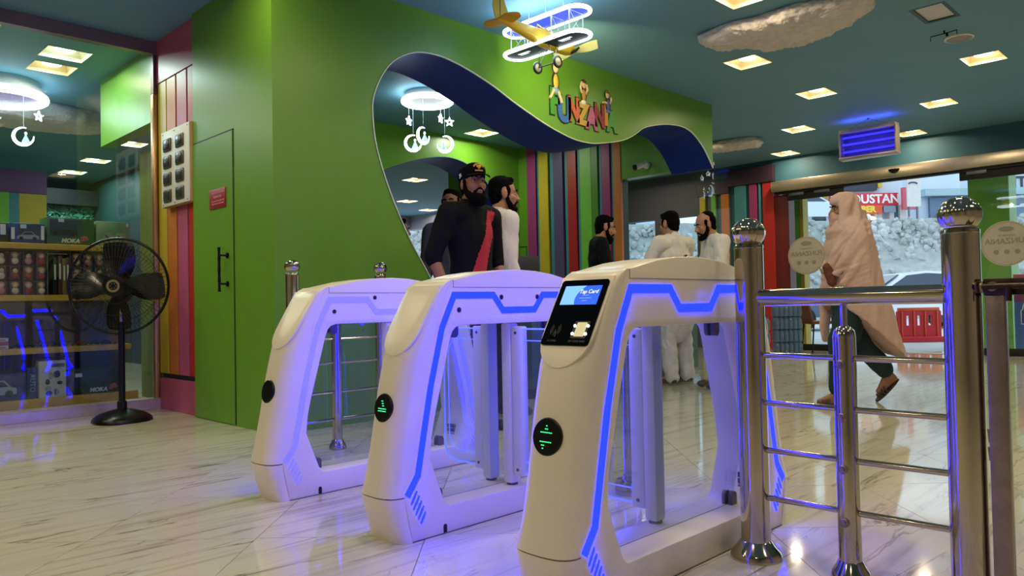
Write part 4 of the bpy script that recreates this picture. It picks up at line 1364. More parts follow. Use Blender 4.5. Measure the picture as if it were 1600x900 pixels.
# ================================================================== MOON AND STAR MOBILES
m_dress = mat('pale_blue_dress', (150, 180, 235), 0.5, emit=rgb(150, 180, 240), estr=0.45, var=0)
def star_mesh(r, th):
    pts = []
    for k in range(10):
        a = PI / 2 + k * PI / 5
        q = r if k % 2 == 0 else r * 0.45
        pts.append((q * math.cos(a), q * math.sin(a)))
    return pts
def mobile(loc, R, label, disc_m, lit, items, wattage):
    t = thing('moon_mobile', label, 'hanging lamp', loc)
    hz = ZC - loc[2]
    b = MB(); b.lathe([(R * 1.0, 0.02), (R * 1.0, 0.05), (R * 0.9, hz - 0.001)], 40); b.build('canopy', mat('mobile_canopy', (190, 190, 190), 0.4), t)
    b = MB(); b.lathe([(R * 0.90, 0.019), (R * 0.90, 0.004), (0.01, 0.004)], 40); b.build('disc', disc_m, t)
    b = MB(); b.tube([(R * math.cos(2 * PI * k / 48), R * math.sin(2 * PI * k / 48), 0.0) for k in range(48)], R * 0.115, 10, closed=True)
    b.build('ring_tube', lit, t)
    for kind, ang, rad, drop, face in items:
        x, y = R * rad * math.cos(ang), R * rad * math.sin(ang)
        fx_ = Vector((math.cos(face), math.sin(face), 0)); 
        def mp(off):
            nn = Vector((-math.sin(face), math.cos(face), 0)) * off
            return lambda a, c: Vector((x, y, -drop)) + fx_ * a + Vector((0, 0, c)) + nn
        if kind == 'star':
            b = MB()
            so = star_mesh(0.052, 0); si = star_mesh(0.030, 0)
            b.prism(so, mp(-0.008), mp(0.008), [si])
            s_ = b.build('star', lit, t, 0)
            b = MB(); b.tube([(x, y, -drop + 0.05), (x, y, 0)], 0.0012, 4); b.build('thread', m_strut, s_)
        else:
            b = MB()
            pts = []; rad_ = []
            for k in range(25):
                a = PI * 0.42 + (2 * PI * 0.80) * k / 24
                pts.append(mp(0)(0.083 * math.cos(a), 0.083 * math.sin(a) - 0.0))
                rad_.append(0.004 + 0.0115 * math.sin(PI * k / 24))
            b.tube(pts, rad_, 8)
            s_ = b.build('moon', lit, t)
            b = MB(); b.tube([(x, y, -drop + 0.083), (x, y, 0)], 0.0014, 4); b.build('thread', m_strut, s_)
            b = MB()
            b.lathe([(0.036, 0), (0.030, 0.02), (0.012, 0.062), (0.010, 0.07)], 14, Matrix.Translation(mp(0)(0.018, -0.062)))
            b.build('doll_dress', m_dress, s_)
            b = MB(); b.ell(mp(0)(0.018, 0.028), (0.013, 0.013, 0.016)); b.ell(mp(0)(0.018, 0.014), (0.006, 0.006, 0.01))
            b.build('doll_head', mat('doll_pale', (240, 235, 225), 0.5, emit=(1, 1, 0.95), estr=0.5, var=0), s_)
    light_area('mobile_light', (0, 0, -0.02), R * 1.6, wattage, (0.72, 0.93, 1.0), t, 'DISK', PI)
    light_area('mobile_uplight', (0, 0, 0.012), R * 2.6, wattage * 0.35, (0.72, 0.93, 1.0), t, 'DISK', PI, (PI, 0, 0))
    return t
fc = -PI / 4
mobile((5.05, 6.25, 2.965), 0.25, 'bright white ring mobile with moons and dolls inside the ticket room', m_whitepl, m_neonwhite,
       [('moon', 2.4, 0.62, 0.44, fc + 0.2), ('moon', 3.6, 0.45, 0.385, fc + 0.9), ('moon', 5.4, 0.72, 0.46, fc + PI - 0.2), ('star', 2.3, 0.8, 0.20, fc + 1.1), ('star', 5.3, 0.95, 0.235, fc + 0.3), ('star', 5.5, 0.55, 0.185, fc + 1.2)], 9.0)
m_pd = mat('purple_mobile_disc', (175, 135, 185), 0.4, var=0.35, scale=16, emit=rgb(150, 110, 170), estr=0.35)
mobile((1.70, 8.60, 2.90), 0.36, 'ring mobile with a purple disc, stars and a moon behind the shop glass', m_pd, m_neonwhite,
       [('star', 4.2, 0.55, 0.17, fc), ('star', 4.3, 0.62, 0.27, fc + 0.2), ('moon', 5.3, 0.70, 0.40, fc + 0.5), ('star', 5.6, 0.95, 0.19, fc + 1.3), ('moon', 3.6, 0.9, 0.42, fc + 0.4)], 8.0)

# ================================================================== INSECT LAMP, SECURITY CAMERA
iz = 2.56
il = thing('insect_lamp', 'hanging insect killer lamp glowing blue near the entrance doors', 'insect lamp', (9.92, 3.52, iz))
m_case = mat('lamp_case', (175, 160, 150), 0.35, 0.4)
b = MB(); b.rbox((-0.07, -0.34, 0.335), (0.07, 0.34, 0.385), 0.006); b.rbox((-0.075, -0.35, 0.0), (0.075, 0.35, 0.035), 0.006)
for y in (-0.345, 0.325):
    b.rbox((-0.07, y, 0.03), (0.07, y + 0.02, 0.345), 0.003)
b.build('housing', m_case, il)
b = MB(); b.box((0.03, -0.322, 0.036), (0.045, 0.322, 0.334)); b.build('back_plate', mat('uv_back', (14, 12, 60), 0.3, emit=(0.012, 0.008, 0.30), estr=0.4, var=0), il, 0)
m_uv = mat('uv_tube', (70, 60, 255), 0.3, emit=(0.03, 0.025, 1.0), estr=1.6, var=0)
for z in (0.105, 0.20, 0.29):
    b = MB(); b.tube([(-0.005, -0.318, z), (-0.005, 0.318, z)], 0.014, 10); b.build('uv_tube', m_uv, il)
b = MB()
for k in range(33):
    y = -0.32 + 0.02 * k
    b.tube([(-0.055, y, 0.036), (-0.055, y, 0.334)], 0.0014, 4, cap=False)
for k in range(6):
    b.tube([(-0.058, -0.322, 0.06 + 0.05 * k), (-0.058, 0.322, 0.06 + 0.05 * k)], 0.0014, 4, cap=False)
o = b.build('wire_guard', mat('uv_guard', (60, 55, 90), 0.4, 0.5), il); o['kind'] = 'stuff'
b = MB()
hk = (0, 0.0, ZC - iz - 0.004)
for y in (-0.26, 0.26):
    b.tube([(0, y, 0.383), hk], 0.002, 5)
b.build('hanging_cord', m_matblack, il)
b = MB(); b.lathe([(0.016, 0), (0.01, -0.012), (0.003, -0.02)], 12, Matrix.Translation((0, 0, ZC - iz))); b.build('ceiling_hook', m_matblack, il)
light_area('uv_light', (-0.085, 0, 0.19), 0.28, 2.0, (0.08, 0.06, 1.0), il, 'RECTANGLE', PI, (0, -PI / 2, 0), 0.6)
light_area('uv_uplight', (-0.04, 0, 0.392), 0.05, 1.3, (0.10, 0.12, 1.0), il, 'RECTANGLE', PI, (PI, 0, 0), 0.6)
light_area('uv_uplight', (0.04, 0, 0.392), 0.03, 0.8, (0.10, 0.12, 1.0), il, 'RECTANGLE', PI, (PI, 0, 0), 0.6)

cc = thing('security_camera', 'small white bullet security camera on the green beam above the ticket glass', 'camera', (7.833, 5.42, 2.49))
b = MB(); b.lathe([(0.045, 0), (0.045, 0.012), (0.02, 0.02)], 20, Matrix.Rotation(-PI / 2, 4, 'Y')); b.tube([(-0.015, 0, 0), (-0.06, 0.0, -0.01)], 0.012, 8)
b.build('wall_mount', m_whitepl, cc)
cd_ = Vector((-0.75, 0.55, -0.32)).normalized()
b = MB(); p0 = Vector((-0.045, -0.03, 0.015)); b.tube([p0, p0 + cd_ * 0.15], 0.034, 16); b.build('body', m_whitepl, cc)
b = MB(); b.tube([p0 + cd_ * 0.145, p0 + cd_ * 0.175], [0.036, 0.036], 16); b.ell(p0 + cd_ * 0.175, (0.018, 0.018, 0.018)); b.build('lens_hood', m_black, cc)

# ================================================================== FUNZANIA LOGO ON THE ARCH
lg = thing('logo_letters', 'colourful FUNZANIA letters with cartoon children on the green arch', 'sign', (5.45, AY, 2.66))
m_out = mat('logo_outline', (40, 45, 20), 0.5)
def letter(ch, x, z, h, col, sx=1.0, rot=0.0):
    m = mat('logo_%d_%d_%d' % col, col, 0.4)
    me = text_mesh(ch, h / 0.7, 0.006, 0.016 * h / 0.2)
    mo = text_mesh(ch, h / 0.7, 0.004, 0.027 * h / 0.2)
    Rm = Matrix.Rotation(rot, 4, 'Z') @ Matrix.Diagonal((sx, 1, 1, 1))
    Fm = frame((x - 5.45, -0.0085, z - 2.66), (1, 0, 0), (0, 0, 1)) @ Rm
    me.transform(Fm)
    o = finish('letter', me, m, lg, 0)
    Fm = frame((x - 5.45, -0.003, z - 2.66), (1, 0, 0), (0, 0, 1)) @ Rm
    mo.transform(Fm)
    finish('letter_outline', mo, m_out, o, 0)
letter('F', 5.090, 2.605, 0.215, (70, 150, 50), 0.85)
letter('U', 5.225, 2.555, 0.215, (45, 110, 190), 0.85)
letter('N', 5.355, 2.575, 0.205, (215, 95, 55), 0.72)
letter('Z', 5.487, 2.555, 0.19, (215, 165, 55), 0.85, -0.06)
letter('A', 5.615, 2.533, 0.19, (195, 95, 140), 0.85)
letter('N', 5.735, 2.578, 0.20, (150, 30, 45), 0.70)
letter('I', 5.84, 2.612, 0.20, (215, 150, 45), 0.8)
letter('A', 5.925, 2.552, 0.185, (75, 160, 60), 0.78)
m_sk = mat('cartoon_skin', (240, 200, 160), 0.5)
def kid(x, z, hair, shirt, short, lean, arms, s=1.0):
    def e(nm, dx, dz, rx, rz, m, d=0.014):
        b = MB(); b.ell((x - 5.45 + dx * s, -0.012, z - 2.66 + dz * s), (rx * s, d * s, rz * s), seg=14, rg=8)
        return b.build(nm, m, lg)
    def limb(nm, pts, r, m):
        b = MB(); b.tube([(x - 5.45 + p[0] * s, -0.016, z - 2.66 + p[1] * s) for p in pts], r * s, 8); return b.build(nm, m, lg)
    k_ = e('child_outline', 0.0, 0.03, 0.052, 0.085, m_out, 0.009)
    e('child_outline', lean, 0.155, 0.049, 0.056, m_out, 0.009)
    e('child_body', 0, 0.03, 0.04, 0.075, shirt)
    e('child_head', lean, 0.15, 0.038, 0.044, m_sk, 0.018)
    e('child_hair', lean, 0.176, 0.038, 0.026, hair, 0.020)
    e('child_shorts', 0, -0.045, 0.044, 0.028, short)
    for p in arms:
        limb('child_limb', p, 0.013, m_sk)
kid(5.105, 2.765, mat('hair_orange', (235, 150, 80), 0.6), mat('shirt_amber', (240, 190, 70), 0.5), mat('shorts_pale', (150, 180, 215), 0.5), 0.0, [[(-0.03, -0.05), (-0.06, -0.10), (-0.085, -0.13)], [(0.03, -0.05), (0.06, -0.11), (0.075, -0.15)]])
kid(5.497, 2.715, mat('hair_maroon', (110, 40, 45), 0.6), mat('shirt_tan', (205, 150, 70), 0.5), mat('skirt_white', (250, 245, 225), 0.5), 0.005, [[(-0.03, 0.05), (-0.055, 0.11), (-0.035, 0.175)], [(0.03, 0.05), (0.065, 0.10), (0.05, 0.16)]], 0.85)
kid(5.865, 2.69, mat('hair_brown', (150, 100, 40), 0.6), mat('shirt_blue', (80, 100, 170), 0.5), mat('shorts_teal', (90, 120, 170), 0.5), -0.015, [[(-0.03, 0.05), (-0.075, 0.055), (-0.10, 0.045)], [(0.03, 0.05), (0.06, 0.09), (0.055, 0.13)]], 0.8)

# ================================================================== TICKET COUNTER
ct = thing('ticket_counter', 'long dark green ticket counter under the wavy opening', 'counter', (5.6, 4.6, 0))
b = MB(); b.box((-0.98, -0.21, 0.09), (1.62, 0.20, 0.86)); b.build('front', mat('counter_green', (55, 95, 62), 0.45), ct, 0, bevel=0.004)
b = MB(); b.box((-0.95, -0.17, 0.0), (1.58, 0.18, 0.09)); b.build('plinth', m_matblack, ct, 0)
b = MB(); b.rbox((-1.02, -0.27, 0.86), (1.66, 0.24, 0.895), 0.006); b.build('worktop', mat('counter_top', (150, 145, 140), 0.3), ct)
ls = thing('monitor', 'dark flat monitor seen from behind on the ticket counter', 'monitor', (4.78, 4.62, 0.895), -0.35)
b = MB(); b.rbox((-0.15, -0.012, 0.08), (0.15, 0.012, 0.33), 0.008); b.build('screen_back', mat('monitor_grey', (48, 46, 52), 0.4), ls)
b = MB(); b.rbox((-0.03, -0.035, 0.0), (0.03, -0.013, 0.2), 0.004); b.rbox((-0.1, -0.08, 0.0), (0.1, 0.06, 0.012), 0.004); b.build('stand', m_black, ls)
# ================================================================== TOY SHOP BEHIND THE GLASS
bh = MB(); bh.box((2.40, 6.66, 2.41), (2.52, 8.0, ZC)); struct(bh.build('wall_shop_bulkhead', m_green, smooth=0))
b = MB(); b.box((2.62, 6.66, 0.0), (2.70, 7.6, 2.3)); struct(b.build('wall_shop_side', mat('olive_panel', (70, 85, 35), 0.5), smooth=0))
m_shelf = mat('yellow_shelf', (225, 175, 60), 0.4)
su = thing('toy_shelf', 'yellow edged toy shelf unit right behind the shop glass', 'shelf', (0.4, 7.0, 0))
SX0, SX1 = -1.6, 1.85
for z, th in ((1.325, 0.045), (0.925, 0.045), (0.515, 0.045)):
    b = MB(); b.box((SX0, -0.24, z - th / 2), (SX1 if z < 1.2 else SX1 - 0.02, 0.22, z + th / 2)); b.build('shelf_board', m_shelf, su, 0, bevel=0.003)
b = MB(); b.box((SX0, -0.25, 0.0), (SX1 + 0.05, 0.22, 0.145)); b.build('plinth', m_shelf, su, 0, bevel=0.003)
b = MB(); b.box((SX0, 0.22, 0.0), (SX1 + 0.03, 0.25, 1.30)); b.build('back_panel', mat('shelf_back', (120, 112, 108), 0.6), su, 0)
b = MB(); b.box((SX1 - 0.03, -0.02, 0.145), (SX1, 0.22, 1.30)); b.build('end_panel', m_shelf, su, 0)
YS = 6.80
def toybox(x0, x1, z0, h, dep, face, label, y=YS, deco=None, name='toy_box'):
    t = thing(name, label, 'toy box', ((x0 + x1) / 2, y + dep / 2, z0))
    w = (x1 - x0) / 2
    b = MB(); b.rbox((-w, -dep / 2, 0), (w, dep / 2, h), 0.003); b.build('carton', face, t)
    return t, w, -dep / 2 - 0.001
def panel(t, nm, x0, x1, z0, z1, y, m, d=0.002):
    b = MB(); b.box((x0, y - d, z0), (x1, y, z1)); return b.build(nm, m, t, 0)
def car_print(t, cx, cz, L, H, y, m, mwin, par=None):
    """flat printed side view of a car"""
    prof = [(-0.5, 0.05), (-0.48, 0.35), (-0.30, 0.48), (-0.15, 0.85), (0.18, 0.9), (0.36, 0.5), (0.5, 0.40), (0.5, 0.05)]
    b = MB(); b.xz([(cx + p[0] * L, cz + p[1] * H) for p in prof], y - 0.002, y); o = b.build('car_picture', m, t, 0)
    b = MB(); b.xz([(cx + p[0] * L, cz + p[1] * H) for p in [(-0.26, 0.5), (-0.13, 0.78), (0.15, 0.82), (0.28, 0.52)]], y - 0.003, y - 0.002); b.build('car_window', mwin, o, 0)
    for xx in (-0.3, 0.3):
        b = MB(); b.lathe([(H * 0.2, 0), (H * 0.2, 0.003)], 14, Matrix.Translation((cx + xx * L, y - 0.001, cz + 0.1 * H)) @ Matrix.Rotation(PI / 2, 4, 'X')); b.build('wheel_picture', m_matblack, o, 0)
m_bblue = mat('box_blue', (40, 60, 130), 0.35); m_bdark = mat('box_dark', (38, 42, 44), 0.3); m_bgreen = mat('box_green', (50, 95, 60), 0.35)
m_bpale = mat('box_pale_green', (120, 160, 120), 0.35); m_bwhite = mat('box_white', (215, 210, 205), 0.4); m_win = mat('box_window', (70, 85, 105), 0.15)
m_carp = mat('print_silver', (150, 160, 170), 0.3); m_prw = mat('print_white', (235, 235, 230), 0.4); m_prr = mat('print_pink', (190, 90, 95), 0.4)
zt = 1.348
t, w, y = toybox(1.10, 1.385, zt, 0.15, 0.2, m_bdark, 'dark car box at the left picture edge, on the top toy shelf')
car_print(t, -0.02, 0.02, 0.2, 0.08, y, m_carp, m_win); panel(t, 'price_tag', w - 0.05, w - 0.015, 0.06, 0.14, y, m_prw)
t, w, y = toybox(1.40, 1.63, zt, 0.155, 0.2, m_bblue, 'blue car box with white tags, on the top toy shelf')
panel(t, 'window', -w + 0.05, w - 0.03, 0.04, 0.145, y, m_win); car_print(t, 0.0, 0.03, 0.15, 0.07, y - 0.002, m_carp, m_bdark)
panel(t, 'price_tag', -w + 0.005, -w + 0.028, 0.03, 0.12, y, m_prw); panel(t, 'price_tag', w - 0.026, w - 0.004, 0.03, 0.14, y, m_prw); panel(t, 'price_tag', -0.05, -0.01, 0.115, 0.145, y - 0.002, m_prw)
t, w, y = toybox(1.645, 1.985, zt, 0.215, 0.22, m_bgreen, 'large dark green car box lettered MOKA, on the top toy shelf')
panel(t, 'window', -w + 0.02, w - 0.085, 0.065, 0.20, y, m_win); car_print(t, -0.05, 0.075, 0.2, 0.09, y - 0.002, m_bdark, m_win); panel(t, 'price_tag', -0.09, -0.05, 0.18, 0.208, y - 0.002, m_prw)
text('lettering', 'MOKA', 0.045, m_prw, frame((-0.005, y - 0.002, 0.032), (1, 0, 0), (0, 0, 1)), t, 0.001, 0.002, shear=0.2)
b = MB()
for k in range(6):
    b.ell((w - 0.075 + 0.016 * math.cos(k), y - 0.003, 0.05 + 0.014 * math.sin(k * 1.7)), (0.018, 0.003, 0.013), seg=8, rg=4)
o = b.build('splash_print', m_prr, t); o['kind'] = 'stuff'
t, w, y = toybox(2.0, 2.26, zt, 0.205, 0.2, m_bpale, 'pale green animal toy box, rightmost on the top toy shelf')
for x in (-0.045, 0.055):
    panel(t, 'picture', x - 0.035, x + 0.035, 0.03, 0.115, y, mat('print_tan', (165, 170, 140), 0.4))
    b = MB(); b.tube([(x - 0.02, y - 0.003, 0.09), (x, y - 0.003, 0.075), (x + 0.02, y - 0.003, 0.05)], 0.005, 6); b.tube([(x, y - 0.003, 0.075), (x - 0.01, y - 0.003, 0.04)], 0.004, 6); b.tube([(x + 0.015, y - 0.003, 0.06), (x + 0.012, y - 0.003, 0.035)], 0.004, 6)
    o = b.build('animal_print', m_bdark, t); o['kind'] = 'stuff'
panel(t, 'price_tag', w - 0.03, w - 0.012, 0.17, 0.195, y, m_prw)

# doll packets in rows on the middle shelf
random.seed(11)
m_pack = [mat('pack_plum', (105, 60, 85), 0.35), mat('pack_mauve', (125, 75, 95), 0.35), mat('pack_violet', (75, 60, 110), 0.35)]
m_dskin = mat('doll_skin', (230, 190, 165), 0.5)
m_hair = [mat('doll_hair_black', (35, 28, 30), 0.6), mat('doll_hair_blond', (205, 165, 85), 0.6), mat('doll_hair_brown', (95, 55, 35), 0.6), mat('doll_hair_pink', (220, 140, 160), 0.6)]
m_dd = [mat('doll_dress_cream', (225, 205, 190), 0.6), mat('doll_dress_pink', (215, 130, 150), 0.6), mat('doll_dress_red', (180, 60, 70), 0.6)]
protos = {}
def doll_pack(x, z, i):
    key = (random.randrange(3), random.randrange(4), random.randrange(3))
    lab = None
    if key not in protos:
        t = thing('doll_packet', 'x', 'doll packet', (x, YS + 0.04, z))
        b = MB(); b.rbox((-0.034, -0.012, 0), (0.034, 0.03, 0.104), 0.004); b.build('card', m_pack[key[0]], t)
        b = MB(); b.ell((0, -0.022, 0.07), (0.019, 0.016, 0.021), seg=10, rg=6); b.build('doll_head', m_dskin, t)
        b = MB(); b.ell((0, -0.014, 0.080), (0.026, 0.018, 0.022), seg=10, rg=6); b.build('doll_hair', m_hair[key[1]], t)
        b = MB(); b.ell((0, -0.018, 0.032), (0.024, 0.015, 0.028), seg=10, rg=6); b.build('doll_dress', m_dd[key[2]], t)
        protos[key] = t
        o = t
    else:
        o = copy_tree(protos[key])
        o.location = (x, YS + 0.04, z)
    return o
def doll_rows(x0, ncol, step, side, rows):
    for r in range(3):
        for c in range(ncol):
            o = doll_pack(x0 + c * step, 0.949 + r * 0.116, c)
            rn = ('bottom', 'middle', 'top')[r]
            cn = ('first', 'second', 'third', 'fourth', 'fifth', 'sixth')[c]
            o['label'] = 'doll packet, %s from the left in the %s row of the %s doll block' % (cn, rn, side)
            o['group'] = 'doll packets on the %s of the middle toy shelf' % side
            o['category'] = 'doll packet'
doll_rows(1.345, 4, 0.089, 'left', 3)
doll_rows(1.86, 5, 0.085, 'right', 3)
for side, xa, xb in (('left', 1.30, 1.655), ('right', 1.81, 2.245)):
    t = thing('wire_rack', 'thin wire rack carrying the %s block of doll packets' % side, 'rack', ((xa + xb) / 2, YS + 0.045, 0.948))
    b = MB()
    w = (xb - xa) / 2
    for z in (0.109, 0.225, 0.341):
        b.box((-w, -0.02, z - 0.0012), (w, 0.03, z + 0.0012))
    for x in (-w, w - 0.006):
        b.box((x, -0.03, 0), (x + 0.006, 0.035, 0.35))
    b.build('rack', mat('rack_grey', (125, 130, 120), 0.4, 0.3), t, 0)
for i, (x, h, m) in enumerate(((1.70, 0.30, m_bdark), (1.735, 0.31, mat('book_maroon', (95, 45, 55), 0.4)), (1.765, 0.29, mat('book_gold', (150, 120, 60), 0.4)), (1.79, 0.30, m_pack[0]))):
    t, w, y = toybox(x - 0.013, x + 0.013, 0.948, h, 0.16, m, ('slim dark', 'slim maroon', 'slim gold', 'slim plum')[i] + ' upright game box between the two doll blocks', name='game_box')
    panel(t, 'spine_label', -0.006, 0.006, h * 0.4, h * 0.8, y, m_prw, 0.001)
# toy cars lying on the third shelf
m_tc = [mat('toy_black', (30, 28, 32), 0.3), mat('toy_red', (170, 40, 40), 0.3), mat('toy_orange', (190, 110, 50), 0.3), mat('toy_purple', (80, 60, 100), 0.3)]
cpro = {}
for i in range(9):
    x = 1.44 + i * 0.092
    c_ = [0, 0, 3, 0, 3, 1, 0, 0, 2][i]
    if c_ not in cpro:
        t = thing('toy_car', 'x', 'toy car', (x, YS + 0.05, 0.5385))
        b = MB(); b.xz([(-0.04, 0.008), (-0.038, 0.02), (-0.02, 0.024), (-0.01, 0.036), (0.014, 0.036), (0.022, 0.025), (0.04, 0.02), (0.04, 0.008)], -0.018, 0.018); b.build('body', m_tc[c_], t, 0, bevel=0.002)
        for xx in (-0.024, 0.024):
            for yy in (-0.018, 0.018):
                b = MB(); b.lathe([(0.009, -0.003), (0.009, 0.003)], 10, Matrix.Translation((xx, yy, 0.009)) @ Matrix.Rotation(PI / 2, 4, 'X')); b.build('wheel', m_matblack, t)
        b = MB(); b.box((-0.006, -0.0186, 0.024), (0.016, 0.0186, 0.033)); b.build('windows', m_win, t, 0)
        cpro[c_] = t; o = t
    else:
        o = copy_tree(cpro[c_]); o.location = (x, YS + 0.05, 0.5385)
    o.rotation_euler = (0, 0, [0.2, -0.3, 0.5, 0.1, -0.4, 0.3, 0.0, 0.35, -0.2][i])
    o['group'] = 'toy cars on the third shelf'; o['category'] = 'toy car'
    o['label'] = 'small %s toy car, %s from the left along the third toy shelf' % (('black', 'red', 'orange', 'purple')[c_], ('first', 'second', 'third', 'fourth', 'fifth', 'sixth', 'seventh', 'eighth', 'ninth')[i])
for i in range(3):
    t, w, y = toybox(1.20, 1.385, 0.5385 + i * 0.028, 0.026, 0.16, [m_bwhite, mat('book_pink', (200, 110, 110), 0.4), m_bwhite][i], ('lowest', 'middle pink', 'uppermost')[i] + ' flat box stacked at the left end of the third toy shelf', name='flat_box')
    panel(t, 'red_stripe', -w + 0.03, w - 0.02, 0.008, 0.016, y, m_prr, 0.001)
# bottom shelf
z0 = 0.1455
t, w, y = toybox(1.14, 1.50, z0, 0.20, 0.2, m_bblue, 'blue car box at the left picture edge, on the bottom toy shelf')
panel(t, 'window', -w + 0.02, w - 0.06, 0.03, 0.185, y, mat('print_navy', (40, 55, 80), 0.3)); car_print(t, -0.01, 0.04, 0.25, 0.13, y - 0.002, m_carp, m_bdark)
t, w, y = toybox(1.505, 1.575, z0, 0.24, 0.2, m_bblue, 'narrow blue box end lettered downwards on the bottom toy shelf')
text('lettering', 'AUTO', 0.05, m_carp, frame((0.0, y - 0.001, 0.12), (0, 0, -1), (1, 0, 0)), t, 0.001, 0.001)
t, w, y = toybox(1.58, 1.765, z0, 0.285, 0.12, m_bwhite, 'white box printed with cartoon vehicles on the bottom toy shelf', y=YS - 0.03)
panel(t, 'title_print', -0.01, w - 0.01, 0.235, 0.262, y, mat('print_greyblue', (90, 95, 120), 0.4))
random.seed(3)
for k in range(9):
    cx_, cz_ = random.uniform(-0.07, 0.07), random.uniform(0.03, 0.2)
    b = MB(); b.ell((cx_, y - 0.001, cz_), (random.uniform(0.012, 0.026), 0.0015, random.uniform(0.012, 0.03)), seg=9, rg=5)
    b.build('vehicle_print', [m_bdark, m_win, m_carp][k % 3], t)
t, w, y = toybox(1.785, 2.19, z0, 0.205, 0.2, m_bdark, 'dark car box lettered MOKA, on the bottom toy shelf behind the fan pole')
panel(t, 'window', -w + 0.02, w - 0.09, 0.055, 0.19, y, mat('print_navy', (40, 55, 80), 0.3)); car_print(t, -0.02, 0.055, 0.24, 0.11, y - 0.002, m_bdark, m_win); panel(t, 'price_tag', -0.15, -0.10, 0.14, 0.17, y - 0.002, m_prw)
text('lettering', 'MOKA', 0.045, m_prw, frame((0.02, y - 0.002, 0.028), (1, 0, 0), (0, 0, 1)), t, 0.001, 0.002, shear=0.2)
b = MB(); 
for k in range(6):
    b.ell((w - 0.07 + 0.016 * math.cos(k), y - 0.003, 0.045 + 0.014 * math.sin(k * 1.7)), (0.018, 0.003, 0.013), seg=8, rg=4)
o = b.build('splash_print', m_prr, t); o['kind'] = 'stuff'

# leafy hedge wall, dark soffit and coloured boards at the back of the shop
b = MB(); b.box((-4.0, 14.2, 2.62), (4.22, 14.59, 2.88)); struct(b.build('trim_12', mat('dark_soffit', (24, 28, 36), 0.6), smooth=0))
random.seed(5)
b = MB()
for k in range(5200):
    x = random.uniform(1.6, 4.18); z = random.uniform(0.9, 2.62); y = 14.5 - random.uniform(0, 0.12)
    s = random.uniform(0.03, 0.065); a = random.uniform(0, 2 * PI); tl = random.uniform(-0.9, 0.9)
    M_ = Matrix.Translation((x, y, z)) @ Matrix.Rotation(a, 4, 'Y') @ Matrix.Rotation(tl, 4, 'X')
    vs = [b.bm.verts.new(M_ @ Vector(p)) for p in ((-s, 0, 0), (0, 0.01, -s * 0.5), (s, 0, 0), (0, 0.01, s * 0.5))]
    b.bm.faces.new(vs)
hg = MB(); hg.box((1.6, 14.51, 0.0), (4.22, 14.59, 2.62))
hgo = hg.build('hedge_wall', mat('hedge_backing', (20, 50, 40), 0.8), None, 0, origin=True)
tag(hgo, 'artificial leaf hedge wall at the back of the toy shop', 'hedge')
me = b.mesh('leaves'); me.transform(Matrix.Translation(-hgo.location))
lv = finish('leaves', me, mat('hedge_leaf', (95, 180, 150), 0.25, var=0.4, scale=9), hgo, 0)
lv['kind'] = 'stuff'
bw = struct(D.objects.new('trim_13', None)); COL.objects.link(bw)
for xa, xb, m in ((-3.9, 2.50, m_stripegreen), (2.50, 2.62, m_stripeteal), (2.62, 2.95, m_yellow)):
    b = MB(); b.box((xa, 12.2, 0), (xb, 12.3, 2.48)); b.build('vertical_board', m, bw, 0)
b = MB(); b.box((-3.9, 12.18, 2.48), (2.95, 12.32, 2.80)); b.build('head_board', mat('violet_head', (115, 60, 125), 0.5), bw, 0)
# ================================================================== PEOPLE
def basis_from(axis, side=None):
    z = Vector(axis).normalized()
    s = Vector(side) if side is not None else (Vector((0, 1, 0)) if abs(z.y) < 0.9 else Vector((1, 0, 0)))
    x = (s - z * s.dot(z)).normalized()
    return x, z.cross(x), z
class Blob:
    """overlapping rounded shapes that are fused into one continuous skin"""
    def __init__(self):
        self.b = MB()
    def cap(self, p0, r0, p1, r1, flat=1.0, side=None, seg=12):
        p0, p1 = Vector(p0), Vector(p1)
        x, y, z = basis_from(p1 - p0, side)
        rings = []
        for k in range(5):
            a = -PI / 2 + 0.06 + (PI / 2 - 0.06) * k / 4
            rings.append((p0 + z * (r0 * math.sin(a)), r0 * math.cos(a)))
        for k in range(5):
            a = (PI / 2 - 0.06) * k / 4
            rings.append((p1 + z * (r1 * math.sin(a)), r1 * math.cos(a)))
        self.b.rings([[c + (x * math.cos(2 * PI * k / seg) + y * (flat * math.sin(2 * PI * k / seg))) * r for k in range(seg)] for c, r in rings])
    def chain(self, pts, rs, flat=1.0, side=None):
        for i in range(len(pts) - 1):
            self.cap(pts[i], rs[i], pts[i + 1], rs[i + 1], flat, side)
    def ell(self, c, r, M=None):
        self.b.ell(c, r, M, 16, 10)
    def build(self, name, m, parent, vox=0.011, smooth=4, fold=0.0, ffreq=(9, 9, 3), seed=0):
        bm = self.b.bm
        bmesh.ops.recalc_face_normals(bm, faces=bm.faces)
        me = D.meshes.new('tmp'); bm.to_mesh(me); bm.free()
        ob = D.objects.new('tmp', me); COL.objects.link(ob)
        md = ob.modifiers.new('r', 'REMESH'); md.mode = 'VOXEL'; md.voxel_size = vox
        if smooth:
            ms = ob.modifiers.new('s', 'SMOOTH'); ms.factor = 0.5; ms.iterations = smooth
        dg = bpy.context.evaluated_depsgraph_get()
        out = D.meshes.new_from_object(ob.evaluated_get(dg))
        D.objects.remove(ob); D.meshes.remove(me)
        if fold:
            off = Vector((seed * 3.1, seed * 1.7, seed))
            ns = [v.normal.copy() for v in out.vertices]
            for v, n in zip(out.vertices, ns):
                q = Vector((v.co.x * ffreq[0], v.co.y * ffreq[1], v.co.z * ffreq[2])) + off
                f = mnoise.noise(q) + 0.5 * mnoise.noise(q * 2.3)
                v.co += n * (fold * (abs(f) * 1.6 - 0.35))
        out.name = name
        return finish(name, out, m, parent, 60)

